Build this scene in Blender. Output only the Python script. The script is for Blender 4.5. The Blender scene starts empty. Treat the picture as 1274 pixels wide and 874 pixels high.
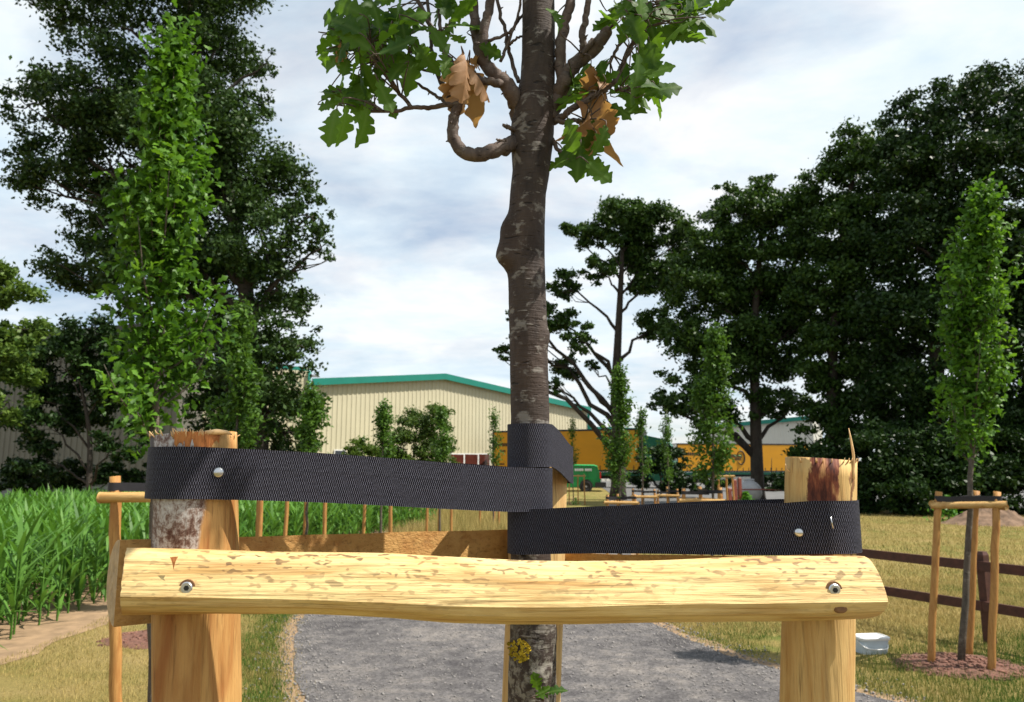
import bpy, math, random
import numpy as np
from mathutils import Vector, Matrix, noise as mnoise

# ------------------------------------------------------------------ camera, sky, sun, exposure
scn = bpy.context.scene
W, H, F = 1274.0, 874.0, 960.0
CAMZ, HORIZON = 1.5, 588.0
TH = math.atan((HORIZON - H / 2) / F)
cam_d = bpy.data.cameras.new('camera')
cam = bpy.data.objects.new('camera', cam_d)
scn.collection.objects.link(cam)
cam.location = (0, 0, CAMZ)
cam.rotation_euler = (math.pi / 2 + TH, 0, 0)
cam_d.sensor_width = 36.0
cam_d.lens = F / W * 36.0
cam_d.clip_start = 0.02
cam_d.clip_end = 2000
cam_d.dof.use_dof = True
cam_d.dof.focus_distance = 0.74
cam_d.dof.aperture_fstop = 21.0
scn.camera = cam

SUN_AZ = Vector((0.991, -0.135))           # horizontal direction towards the sun
SUN_EL = math.radians(56)
to_sun = Vector((SUN_AZ.x * math.cos(SUN_EL), SUN_AZ.y * math.cos(SUN_EL), math.sin(SUN_EL)))
sun_d = bpy.data.lights.new('sun', 'SUN')
sun_d.energy = 5.0
sun_d.angle = math.radians(0.5)
sun_d.color = (1.0, 0.94, 0.84)
sun = bpy.data.objects.new('sun', sun_d)
scn.collection.objects.link(sun)
sun.location = to_sun * 50
sun.rotation_euler = (-to_sun).to_track_quat('-Z', 'Y').to_euler()

world = bpy.data.worlds.new('World')
scn.world = world
world.use_nodes = True
wt = world.node_tree
for n in list(wt.nodes):
    wt.nodes.remove(n)


def nd(nt, typ, ins=None, **props):
    n = nt.nodes.new(typ)
    for k, v in props.items():
        setattr(n, k, v)
    if ins:
        for k, v in ins.items():
            s = n.inputs[k]
            if isinstance(v, bpy.types.NodeSocket):
                nt.links.new(v, s)
            else:
                s.default_value = v
    return n


def ramp(nt, fac, stops, interp='LINEAR'):
    r = nd(nt, 'ShaderNodeValToRGB', {0: fac})
    cr = r.color_ramp
    cr.interpolation = interp
    while len(cr.elements) < len(stops):
        cr.elements.new(0.5)
    for e, (p, c) in zip(cr.elements, stops):
        e.position = p
        if not isinstance(c, (tuple, list)):
            c = (c, c, c)
        e.color = (c[0], c[1], c[2], 1)
    return r.outputs[0]


def mixc(nt, fac, a, b, typ='MIX'):
    m = nt.nodes.new('ShaderNodeMix')
    m.data_type = 'RGBA'
    m.blend_type = typ
    for idx, v in ((0, fac), (6, a), (7, b)):
        s = m.inputs[idx]
        if isinstance(v, bpy.types.NodeSocket):
            nt.links.new(v, s)
        elif idx == 0:
            s.default_value = v
        else:
            s.default_value = (v[0], v[1], v[2], 1)
    return m.outputs[2]


def mth(nt, op, a, b=0.0, clamp=False):
    m = nd(nt, 'ShaderNodeMath', {0: a, 1: b}, operation=op)
    m.use_clamp = clamp
    return m.outputs[0]


def nz(nt, vec, scale, detail=4, rough=0.55, dist=0.0):
    return nd(nt, 'ShaderNodeTexNoise', {'Vector': vec, 'Scale': scale, 'Detail': detail, 'Roughness': rough, 'Distortion': dist}).outputs[0]


def mapping(nt, vec, scale=(1, 1, 1), loc=(0, 0, 0), rot=(0, 0, 0)):
    return nd(nt, 'ShaderNodeMapping', {'Vector': vec, 'Location': loc, 'Rotation': rot, 'Scale': scale}).outputs[0]


sky = nd(wt, 'ShaderNodeTexSky', sky_type='NISHITA')
sky.sun_disc = False
sky.sun_elevation = SUN_EL
sky.sun_rotation = math.atan2(SUN_AZ.x, SUN_AZ.y)
sky.altitude = 50
sky.air_density = 1.0
sky.dust_density = 1.0
sky.ozone_density = 1.5
tc = nd(wt, 'ShaderNodeTexCoord')
sep = nd(wt, 'ShaderNodeSeparateXYZ', {0: tc.outputs['Generated']})
zz = mth(wt, 'ADD', mth(wt, 'MAXIMUM', sep.outputs[2], 0.0), 0.16)
cmb = nd(wt, 'ShaderNodeCombineXYZ', {0: mth(wt, 'DIVIDE', sep.outputs[0], zz), 1: mth(wt, 'DIVIDE', sep.outputs[1], zz), 2: 0.37})
cvec = mapping(wt, cmb.outputs[0], (1.0, 1.25, 1.0), (0.35, 0.9, 0))
n1 = nz(wt, cvec, 1.15, 9, 0.56, 0.25)
n2 = nz(wt, mapping(wt, cvec, (1, 1, 1), (4.1, 2.3, 1.1)), 2.6, 8, 0.6, 0.2)
n3 = nz(wt, mapping(wt, cvec, (1, 1, 1), (1.7, 7.3, 3.1)), 0.7, 5, 0.5, 0.1)
mask = ramp(wt, n1, [(0.30, 0.25), (0.43, 0.66), (0.55, 1.0)])
shade = ramp(wt, mth(wt, 'ADD', mth(wt, 'MULTIPLY', n2, 0.55), mth(wt, 'MULTIPLY', n3, 0.45)), [(0.36, (0.43, 0.52, 0.595)), (0.49, (0.52, 0.585, 0.625)), (0.60, (0.615, 0.625, 0.63))])
skyc = nd(wt, 'ShaderNodeVectorMath', {0: sky.outputs[0], 'Scale': 0.085}, operation='SCALE').outputs[0]
wcol = mixc(wt, mask, skyc, shade)
bg = nd(wt, 'ShaderNodeBackground', {0: wcol, 1: 1.0})
wo = nd(wt, 'ShaderNodeOutputWorld', {0: bg.outputs[0]})

vs = scn.view_settings
scn.display_settings.display_device = 'sRGB'
vs.view_transform = 'Standard'
vs.look = 'None'
vs.gamma = 1.0
vs.use_curve_mapping = False
vs.exposure = 0.75

rng = np.random.default_rng(7)
random.seed(7)
ct, st_ = math.cos(TH), math.sin(TH)


def ray(px, py):
    u, v = (px - W / 2) / F, (H / 2 - py) / F
    return Vector((u, ct - v * st_, st_ + v * ct))


def P(px, py, Y):
    d = ray(px, py)
    return Vector((0, 0, CAMZ)) + d * (Y / d.y)


def gz(y):
    return 0.4 * min(1.0, max(0.0, (y - 40) / 17.0))


def G(px, py):
    d = ray(px, py)
    t = -CAMZ / d.z
    return Vector((d.x * t, d.y * t, 0))


def on_plane(px, py, a, b):
    d = ray(px, py)
    n = Vector((b[1] - a[1], -(b[0] - a[0])))
    t = (n.x * a[0] + n.y * a[1]) / (n.x * d.x + n.y * d.y)
    return Vector((0, 0, CAMZ)) + d * t


# ------------------------------------------------------------------ mesh helpers
def mk(name, V, Fa, smooth=True, rnd=None, uv=None):
    me = bpy.data.meshes.new(name)
    V = np.asarray(V, dtype=np.float32).reshape(-1, 3)
    if isinstance(Fa, np.ndarray):
        k = Fa.shape[1]
        n = Fa.shape[0]
        me.vertices.add(len(V))
        me.vertices.foreach_set('co', V.ravel())
        me.loops.add(n * k)
        me.loops.foreach_set('vertex_index', Fa.astype(np.int32).ravel())
        me.polygons.add(n)
        me.polygons.foreach_set('loop_start', np.arange(0, n * k, k, dtype=np.int32))
        me.update(calc_edges=True)
    else:
        me.from_pydata([tuple(map(float, v)) for v in V], [], [tuple(f) for f in Fa])
        me.update()
    if smooth:
        me.polygons.foreach_set('use_smooth', np.ones(len(me.polygons), dtype=bool))
    if rnd is not None:
        a = me.attributes.new('rnd', 'FLOAT', 'POINT')
        a.data.foreach_set('value', np.asarray(rnd, dtype=np.float32))
    if uv is not None:
        ul = me.uv_layers.new(name='UVMap')
        li = np.empty(len(me.loops), dtype=np.int32)
        me.loops.foreach_get('vertex_index', li)
        ul.data.foreach_set('uv', np.asarray(uv, dtype=np.float32)[li].ravel())
    return me


class MB:
    def __init__(s):
        s.V, s.F = [], []

    def add(s, V, Fa):
        o = len(s.V)
        s.V += [tuple(v) for v in V]
        s.F += [tuple(i + o for i in f) for f in Fa]
        return s

    def box(s, c, d, rz=0.0, taper=1.0):
        x, y, z = d[0] / 2, d[1] / 2, d[2] / 2
        cr, sr = math.cos(rz), math.sin(rz)
        vs_ = []
        for k, (a, b, e) in enumerate([(-1, -1, -1), (1, -1, -1), (1, 1, -1), (-1, 1, -1), (-1, -1, 1), (1, -1, 1), (1, 1, 1), (-1, 1, 1)]):
            t = taper if e > 0 else 1.0
            X, Y_ = a * x * t, b * y * t
            vs_.append((c[0] + X * cr - Y_ * sr, c[1] + X * sr + Y_ * cr, c[2] + e * z))
        return s.add(vs_, [(0, 3, 2, 1), (4, 5, 6, 7), (0, 1, 5, 4), (1, 2, 6, 5), (2, 3, 7, 6), (3, 0, 4, 7)])

    def tube(s, pts, rads, seg=8, cap=True):
        V, Fa = tube(pts, rads, seg, cap)
        return s.add(V, Fa)

    def mesh(s, name, smooth=True):
        return mk(name, s.V, s.F, smooth)


def catmull(pts, n):
    pts = [Vector(p) for p in pts]
    if len(pts) < 3:
        return [pts[0].lerp(pts[-1], i / n) for i in range(n + 1)]
    ext = [pts[0] * 2 - pts[1]] + pts + [pts[-1] * 2 - pts[-2]]
    out = []
    m = len(pts) - 1
    for i in range(n + 1):
        u = i / n * m
        k = min(int(u), m - 1)
        t = u - k
        a, b, c, d = ext[k:k + 4]
        out.append(0.5 * ((2 * b) + (c - a) * t + (2 * a - 5 * b + 4 * c - d) * t * t + (3 * b - a - 3 * c + d) * t ** 3))
    return out


def interp(xs, ys, x):
    return float(np.interp(x, xs, ys))


def tube(pts, rads, seg=8, cap=True, fn=None):
    pts = [Vector(p) for p in pts]
    n = len(pts)
    if not hasattr(rads, '__len__'):
        rads = [rads] * n
    V = []
    t0 = (pts[1] - pts[0]).normalized()
    ref = Vector((1, 0, 0)) if abs(t0.x) < 0.8 else Vector((0, 0, 1))
    nx = (ref - t0 * ref.dot(t0)).normalized()
    for i in range(n):
        t = (pts[min(i + 1, n - 1)] - pts[max(i - 1, 0)]).normalized()
        nx = (nx - t * nx.dot(t)).normalized()
        ny = t.cross(nx)
        for k in range(seg):
            a = 2 * math.pi * k / seg
            dr = nx * math.cos(a) + ny * math.sin(a)
            r = rads[i]
            if fn:
                r = fn(i, a, pts[i], dr, r)
            V.append(pts[i] + dr * r)
    Fa = []
    for i in range(n - 1):
        for k in range(seg):
            k2 = (k + 1) % seg
            Fa.append((i * seg + k, i * seg + k2, (i + 1) * seg + k2, (i + 1) * seg + k))
    if cap:
        Fa.append(tuple(reversed(range(seg))))
        Fa.append(tuple(range((n - 1) * seg, n * seg)))
    return V, Fa


C = scn.collection
ORG = {}


def thing(name, label, cat, loc=(0, 0, 0), rz=0.0, group=None):
    o = bpy.data.objects.new(name, None)
    o.empty_display_size = 0.1
    C.objects.link(o)
    o.location = loc
    o.rotation_euler = (0, 0, rz)
    o['label'] = label
    o['category'] = cat
    if group:
        o['group'] = group
    ORG[o.name] = Vector(loc)
    return o


def part(name, me, mat, parent, label=None, world=True, kind=None):
    """a mesh part; world=True means that its vertices are world coordinates of an unrotated thing"""
    o = bpy.data.objects.new(name, me)
    C.objects.link(o)
    o.parent = parent
    org = ORG.get(parent.name, Vector((0, 0, 0)))
    if world and not me.get('shifted'):
        me.transform(Matrix.Translation(-org))
        me['shifted'] = 1
    ORG[o.name] = org
    if mat is not None and len(me.materials) == 0:
        me.materials.append(mat)
    if label:
        o['label'] = label
    if kind:
        o['kind'] = kind
    return o


def structure(name, me, mat, kind='structure', label=None, cat=None):
    o = bpy.data.objects.new(name, me)
    C.objects.link(o)
    me.materials.append(mat)
    o['kind'] = kind
    if label:
        o['label'] = label
    if cat:
        o['category'] = cat
    return o


# ------------------------------------------------------------------ materials
def mat0(name):
    m = bpy.data.materials.new(name)
    m.use_nodes = True
    nt = m.node_tree
    b = nt.nodes['Principled BSDF']
    return m, nt, b


def setc(nt, b, col=None, rough=None, bump=None, bstr=0.3, bdist=0.002, spec=None, metal=None):
    for k, v in (('Base Color', col), ('Roughness', rough), ('Specular IOR Level', spec), ('Metallic', metal)):
        if v is None:
            continue
        if isinstance(v, bpy.types.NodeSocket):
            nt.links.new(v, b.inputs[k])
        elif k == 'Base Color':
            b.inputs[k].default_value = (v[0], v[1], v[2], 1)
        else:
            b.inputs[k].default_value = v
    if bump is not None:
        bn = nd(nt, 'ShaderNodeBump', {'Height': bump, 'Strength': bstr, 'Distance': bdist})
        nt.links.new(bn.outputs[0], b.inputs['Normal'])


def simple(name, col, rough=0.6, var=0.15, scale=8.0, metal=0.0, spec=0.4, bump=0.0):
    m, nt, b = mat0(name)
    co = nd(nt, 'ShaderNodeTexCoord').outputs['Object']
    n = nz(nt, co, scale, 6, 0.6)
    c = ramp(nt, n, [(0.3, tuple(x * (1 - var) for x in col)), (0.7, tuple(min(1, x * (1 + var)) for x in col))])
    setc(nt, b, c, rough, n if bump else None, bump, 0.01, spec, metal)
    return m


def wood(name, axis, pale, ochre, red, grain=1.0, specks=0.0, figure=0.35, seed=0.0, bark=None, local_off=None):
    """peeled softwood, grain along the given axis"""
    m, nt, b = mat0(name)
    co = nd(nt, 'ShaderNodeTexCoord').outputs['Object']
    lo, hi = 5.0 * grain, 85.0 * grain
    sc = [hi, hi, hi]
    sc[axis] = lo
    g = nz(nt, mapping(nt, co, tuple(sc), (seed, seed * 2, seed)), 1.0, 7, 0.62, 0.5)
    s2 = [26.0 * grain] * 3
    s2[axis] = 4.0 * grain
    fig = nz(nt, mapping(nt, co, tuple(s2), (seed * 3, 1.3, seed)), 1.0, 4, 0.5, 1.2)
    s3 = [250.0 * grain] * 3
    s3[axis] = 14.0 * grain
    fine = nz(nt, mapping(nt, co, tuple(s3), (seed, 4.3, 2.1)), 1.0, 4, 0.6)
    c = ramp(nt, g, [(0.30, ochre), (0.50, pale), (0.75, tuple(min(1, x * 1.12) for x in pale))])
    fm = ramp(nt, fig, [(0.50, 0.0), (0.68, figure)])
    c = mixc(nt, fm, c, red)
    fl = ramp(nt, fine, [(0.28, 0.62), (0.45, 1.0)])
    c = mixc(nt, 1.0, c, fl, 'MULTIPLY')
    hb = g
    if specks > 0:
        s4 = [260.0 * grain] * 3
        s4[axis] = 105.0 * grain
        sp = nz(nt, mapping(nt, co, tuple(s4), (seed + 5, 2.0, seed)), 1.0, 1, 0.5, 0.3)
        pm = nz(nt, mapping(nt, co, (9, 22, 22), (seed, 7, 1)), 1.0, 3, 0.55)
        sm = mth(nt, 'MULTIPLY', ramp(nt, sp, [(0.575, 0.0), (0.64, 1.0)]), ramp(nt, pm, [(0.36, 0.0), (0.50, 1.0)]))
        # the flecks sit on the weathered upper side of the log
        zc = nd(nt, 'ShaderNodeSeparateXYZ', {0: co}).outputs[2]
        zm = nd(nt, 'ShaderNodeMapRange', {0: zc, 1: local_off[0], 2: local_off[1], 3: 0.12, 4: 1.0}).outputs[0]
        sm = mth(nt, 'MULTIPLY', mth(nt, 'MULTIPLY', sm, zm), specks)
        c = mixc(nt, sm, c, (0.125, 0.072, 0.038))
    # drying checks and knife marks along the grain
    s5 = [430.0 * grain] * 3
    s5[axis] = 7.0 * grain
    ck = nz(nt, mapping(nt, co, tuple(s5), (seed + 2, 6.0, seed)), 1.0, 3, 0.6, 0.4)
    c = mixc(nt, mth(nt, 'MULTIPLY', ramp(nt, ck, [(0.60, 0.0), (0.70, 1.0)]), 0.6), c, tuple(x * 0.42 for x in ochre))
    wash = nz(nt, mapping(nt, co, (11, 34, 34) if axis == 0 else (34, 34, 11), (seed, 3, 9)), 1.0, 4, 0.6, 0.8)
    c = mixc(nt, ramp(nt, wash, [(0.50, 0.0), (0.66, 0.42)]), c, ochre)
    if bark:
        c = bark(nt, co, c)
    setc(nt, b, c, 0.62, mth(nt, 'SUBTRACT', mth(nt, 'ADD', mth(nt, 'MULTIPLY', g, 0.8), fine), mth(nt, 'MULTIPLY', ck, 0.8)), 0.7, 0.0016, 0.25)
    return m


PALE, OCHRE, RED = (0.58, 0.375, 0.14), (0.43, 0.235, 0.068), (0.33, 0.125, 0.034)
Z0 = 0.0


def foliage(name, dark, light, trans=0.30, rough=0.45):
    m, nt, b = mat0(name)
    a = nd(nt, 'ShaderNodeAttribute', attribute_name='rnd').outputs['Fac']
    co = nd(nt, 'ShaderNodeTexCoord').outputs['Object']
    n = nz(nt, co, 1.1, 3, 0.6)
    f = mth(nt, 'ADD', mth(nt, 'MULTIPLY', a, 0.6), mth(nt, 'MULTIPLY', n, 0.5))
    c = ramp(nt, f, [(0.2, dark), (0.85, light)])
    setc(nt, b, c, rough, spec=0.16)
    t = nd(nt, 'ShaderNodeBsdfTranslucent', {0: mixc(nt, 0.5, c, (light[0] * 1.5, light[1] * 1.6, light[2] * 0.6))})
    mx = nd(nt, 'ShaderNodeMixShader', {0: trans, 1: b.outputs[0], 2: t.outputs[0]})
    out = [x for x in nt.nodes if x.type == 'OUTPUT_MATERIAL'][0]
    nt.links.new(mx.outputs[0], out.inputs[0])
    return m


M = {}
M['oak_old'] = foliage('old_oak_foliage', (0.009, 0.026, 0.006), (0.045, 0.085, 0.018), 0.16)
M['oak_far'] = foliage('far_tree_foliage', (0.010, 0.030, 0.006), (0.052, 0.10, 0.018), 0.16)
M['dark_tree'] = foliage('dark_tree_foliage', (0.005, 0.017, 0.004), (0.026, 0.056, 0.011), 0.12)
M['light_tree'] = foliage('light_tree_foliage', (0.03, 0.07, 0.012), (0.11, 0.17, 0.03), 0.3)
M['column'] = foliage('columnar_oak_foliage', (0.014, 0.052, 0.005), (0.105, 0.225, 0.020), 0.30)
M['column_far'] = foliage('columnar_oak_far_foliage', (0.018, 0.055, 0.007), (0.085, 0.165, 0.022), 0.28)
M['shrub'] = foliage('shrub_foliage', (0.02, 0.05, 0.010), (0.09, 0.14, 0.03), 0.25)
M['weed'] = foliage('weed_foliage', (0.03, 0.10, 0.012), (0.10, 0.24, 0.03), 0.3)
M['corn'] = foliage('maize_foliage', (0.030, 0.095, 0.012), (0.11, 0.235, 0.04), 0.30, 0.45)


def leafmat(name, dark, light, vein, trans):
    m, nt, b = mat0(name)
    oi = nd(nt, 'ShaderNodeObjectInfo').outputs['Random']
    co = nd(nt, 'ShaderNodeTexCoord').outputs['Object']
    n = nz(nt, co, 60, 5, 0.65)
    f = mth(nt, 'ADD', mth(nt, 'MULTIPLY', oi, 0.65), mth(nt, 'MULTIPLY', n, 0.4))
    c = ramp(nt, f, [(0.15, dark), (0.9, light)])
    sx = nd(nt, 'ShaderNodeSeparateXYZ', {0: co})
    ay = mth(nt, 'ABSOLUTE', sx.outputs[1])
    wv = mth(nt, 'ABSOLUTE', mth(nt, 'SINE', mth(nt, 'ADD', mth(nt, 'MULTIPLY', sx.outputs[0], 420.0), mth(nt, 'MULTIPLY', ay, -380.0))))
    v = mth(nt, 'MAXIMUM', ramp(nt, ay, [(0.0, 1.0), (0.0011, 0.0)]), mth(nt, 'MULTIPLY', ramp(nt, wv, [(0.0, 1.0), (0.12, 0.0)]), 0.45))
    c = mixc(nt, mth(nt, 'MULTIPLY', v, 0.55), c, vein)
    setc(nt, b, c, 0.55, mth(nt, 'ADD', n, v), 0.4, 0.001, 0.22)
    t = nd(nt, 'ShaderNodeBsdfTranslucent', {0: mixc(nt, 0.6, c, (light[0] * 2.2, light[1] * 2.0, light[2] * 0.7))})
    mx = nd(nt, 'ShaderNodeMixShader', {0: trans, 1: b.outputs[0], 2: t.outputs[0]})
    out = [x for x in nt.nodes if x.type == 'OUTPUT_MATERIAL'][0]
    nt.links.new(mx.outputs[0], out.inputs[0])
    return m


M['leaf'] = leafmat('oak_leaf', (0.014, 0.055, 0.007), (0.085, 0.175, 0.018), (0.12, 0.20, 0.05), 0.48)
M['leaf_dead'] = leafmat('dead_oak_leaf', (0.25, 0.125, 0.065), (0.43, 0.265, 0.155), (0.30, 0.16, 0.08), 0.25)
M['leaf_col'] = leafmat('columnar_oak_leaf', (0.018, 0.068, 0.007), (0.11, 0.235, 0.020), (0.12, 0.22, 0.05), 0.32)


def bark_mat(name, c0, c1, c2, s=1.0, lent=0.5, lich=False):
    m, nt, b = mat0(name)
    co = nd(nt, 'ShaderNodeTexCoord').outputs['Object']
    n = nz(nt, mapping(nt, co, (60 * s, 60 * s, 22 * s)), 1.0, 7, 0.65, 0.4)
    pl = nz(nt, mapping(nt, co, (48 * s, 48 * s, 66 * s), (3, 1, 2)), 1.0, 5, 0.6, 0.3)
    ln = nz(nt, mapping(nt, co, (55 * s, 55 * s, 330 * s), (1, 5, 2)), 1.0, 3, 0.5)
    bd = nz(nt, mapping(nt, co, (14 * s, 14 * s, 9 * s), (8, 5, 2)), 1.0, 3, 0.5)
    dk = nz(nt, mapping(nt, co, (55 * s, 55 * s, 200 * s), (2, 9, 4)), 1.0, 3, 0.5)
    c = ramp(nt, n, [(0.28, c0), (0.66, c1)])
    c = mixc(nt, mth(nt, 'MULTIPLY', ramp(nt, bd, [(0.42, 0.0), (0.62, 1.0)]), 0.22), c, (c1[0] * 1.15, c1[1] * 0.82, c1[2] * 0.6))
    c = mixc(nt, mth(nt, 'MULTIPLY', ramp(nt, pl, [(0.56, 0.0), (0.63, 1.0)]), lent), c, c2)
    c = mixc(nt, mth(nt, 'MULTIPLY', ramp(nt, ln, [(0.67, 0.0), (0.72, 1.0)]), lent), c, tuple(min(1, x * 1.25) for x in c2))
    c = mixc(nt, mth(nt, 'MULTIPLY', ramp(nt, dk, [(0.65, 0.0), (0.70, 1.0)]), 0.8), c, tuple(x * 0.35 for x in c0))
    if lich:
        zc = nd(nt, 'ShaderNodeSeparateXYZ', {0: co}).outputs[2]
        lm_ = nz(nt, mapping(nt, co, (130, 130, 110), (6, 2, 2)), 1.0, 6, 0.7, 0.4)
        lz = nd(nt, 'ShaderNodeMapRange', {0: zc, 1: 1.36, 2: 1.30, 3: 0.0, 4: 0.75}).outputs[0]
        c = mixc(nt, mth(nt, 'MULTIPLY', ramp(nt, lm_, [(0.47, 0.0), (0.58, 1.0)]), lz), c, (0.25, 0.235, 0.20))
    h = mth(nt, 'SUBTRACT', mth(nt, 'ADD', n, mth(nt, 'MULTIPLY', ln, 0.7)), mth(nt, 'MULTIPLY', ramp(nt, dk, [(0.62, 0.0), (0.70, 1.0)]), 0.6))
    setc(nt, b, c, 0.75, h, 0.7, 0.0025 / s, 0.25)
    return m


M['oak_bark'] = bark_mat('young_oak_bark', (0.020, 0.015, 0.014), (0.062, 0.046, 0.038), (0.21, 0.19, 0.17), 1.0, 0.7, True)
M['twig'] = bark_mat('oak_twig_bark', (0.045, 0.033, 0.030), (0.12, 0.09, 0.075), (0.17, 0.15, 0.13), 2.0, 0.4)
M['thin_bark'] = bark_mat('thin_trunk_bark', (0.045, 0.038, 0.030), (0.11, 0.09, 0.07), (0.18, 0.16, 0.13), 0.5, 0.5)
M['old_bark'] = bark_mat('old_trunk_bark', (0.018, 0.015, 0.012), (0.055, 0.045, 0.035), (0.07, 0.065, 0.05), 0.08, 0.3)


# ---- wood of the near frame
def bark_left(nt, co, c):
    """grey flaky spruce bark left on the upper part of the left stake"""
    sp = nd(nt, 'ShaderNodeSeparateXYZ', {0: co})
    n = nz(nt, mapping(nt, co, (14, 14, 9)), 1.0, 4, 0.5)
    wob = mth(nt, 'MULTIPLY', mth(nt, 'SUBTRACT', n, 0.5), 0.05)
    z = mth(nt, 'ADD', sp.outputs[2], wob)
    x = mth(nt, 'ADD', sp.outputs[0], mth(nt, 'MULTIPLY', wob, 0.5))
    mz = nd(nt, 'ShaderNodeMapRange', {0: z, 1: 1.405, 2: 1.41, 3: 0.0, 4: 1.0}).outputs[0]
    mx_ = nd(nt, 'ShaderNodeMapRange', {0: x, 1: 0.015, 2: 0.018, 3: 1.0, 4: 0.0}).outputs[0]
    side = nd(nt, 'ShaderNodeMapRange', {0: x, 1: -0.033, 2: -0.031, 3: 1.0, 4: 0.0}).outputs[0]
    fl = nz(nt, mapping(nt, co, (230, 230, 190)), 1.0, 6, 0.75, 0.3)
    fl2 = nz(nt, mapping(nt, co, (42, 42, 34), (3, 3, 1)), 1.0, 5, 0.65, 0.5)
    bc = ramp(nt, mth(nt, 'ADD', mth(nt, 'MULTIPLY', fl, 0.6), mth(nt, 'MULTIPLY', fl2, 0.4)), [(0.40, (0.07, 0.028, 0.018)), (0.47, (0.17, 0.11, 0.085)), (0.53, (0.34, 0.30, 0.275)), (0.64, (0.50, 0.48, 0.46))])
    c = mixc(nt, mth(nt, 'MULTIPLY', mz, mx_), c, bc)
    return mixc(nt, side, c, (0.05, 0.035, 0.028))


def bark_right(nt, co, c):
    """ragged streak of red-brown inner bark on the right stake"""
    sp = nd(nt, 'ShaderNodeSeparateXYZ', {0: co})
    n = nz(nt, mapping(nt, co, (40, 40, 16), (2, 2, 5)), 1.0, 6, 0.65)
    wob = mth(nt, 'MULTIPLY', mth(nt, 'SUBTRACT', n, 0.5), 0.035)
    xs = mth(nt, 'ADD', mth(nt, 'ADD', sp.outputs[0], mth(nt, 'MULTIPLY', mth(nt, 'SUBTRACT', sp.outputs[2], 1.49), -0.12)), wob)
    a = nd(nt, 'ShaderNodeMapRange', {0: xs, 1: -0.0215, 2: -0.0195, 3: 0.0, 4: 1.0}).outputs[0]
    bb = nd(nt, 'ShaderNodeMapRange', {0: xs, 1: 0.0, 2: 0.002, 3: 1.0, 4: 0.0}).outputs[0]
    a2 = nd(nt, 'ShaderNodeMapRange', {0: xs, 1: 0.0145, 2: 0.0155, 3: 0.0, 4: 1.0}).outputs[0]
    b2 = nd(nt, 'ShaderNodeMapRange', {0: xs, 1: 0.019, 2: 0.02, 3: 1.0, 4: 0.0}).outputs[0]
    k = nz(nt, mapping(nt, co, (160, 160, 45)), 1.0, 5, 0.6)
    bc = ramp(nt, k, [(0.38, (0.045, 0.010, 0.006)), (0.55, (0.17, 0.045, 0.02)), (0.68, (0.42, 0.21, 0.085))])
    zt = nd(nt, 'ShaderNodeMapRange', {0: sp.outputs[2], 1: 1.40, 2: 1.43, 3: 0.0, 4: 1.0}).outputs[0]
    f = mth(nt, 'MAXIMUM', mth(nt, 'MULTIPLY', a, bb), mth(nt, 'MULTIPLY', mth(nt, 'MULTIPLY', a2, b2), 0.8), True)
    return mixc(nt, mth(nt, 'MULTIPLY', f, zt), c, bc)


M['log'] = wood('peeled_log', 0, (0.70, 0.515, 0.235), (0.47, 0.265, 0.085), (0.36, 0.13, 0.032), 1.0, 0.9, 0.5, 1.0, None, (1.385, 1.43))
M['bar'] = wood('sawn_bar_wood', 0, (0.48, 0.275, 0.095), (0.37, 0.18, 0.052), RED, 1.0, 0.0, 0.3, 3.0)
M['stake_left'] = wood('left_stake_wood', 2, (0.45, 0.255, 0.088), (0.32, 0.145, 0.042), (0.25, 0.08, 0.02), 1.0, 0.0, 0.8, 2.0, bark_left)
M['stake_right'] = wood('right_stake_wood', 2, (0.54, 0.355, 0.14), (0.40, 0.215, 0.066), (0.33, 0.13, 0.036), 1.0, 0.0, 0.6, 5.0, bark_right)
M['stake_back'] = wood('back_stake_wood', 2, (0.54, 0.37, 0.16), (0.42, 0.24, 0.082), RED, 1.0, 0.0, 0.4, 7.0)
M['stake'] = wood('far_stake_wood', 2, (0.39, 0.20, 0.06), (0.30, 0.13, 0.034), (0.22, 0.075, 0.02), 0.6, 0.0, 0.5, 4.0)
M['rail'] = wood('far_bar_wood', 0, (0.47, 0.295, 0.11), (0.36, 0.19, 0.058), RED, 0.6, 0.0, 0.4, 6.0)
M['end_grain'] = simple('end_grain_wood', (0.40, 0.275, 0.15), 0.8, 0.22, 90, bump=0.4)
M['torn'] = wood('torn_wood_fibre', 2, (0.46, 0.17, 0.05), (0.30, 0.09, 0.025), (0.55, 0.3, 0.1), 2.0, 0.0, 0.4, 9.0)
M['splinter'] = simple('pale_wood_splinter', (0.70, 0.45, 0.22), 0.7, 0.2, 100)
M['fence'] = simple('dark_stained_fence_wood', (0.062, 0.020, 0.013), 0.55, 0.35, 18, bump=0.3)


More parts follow.
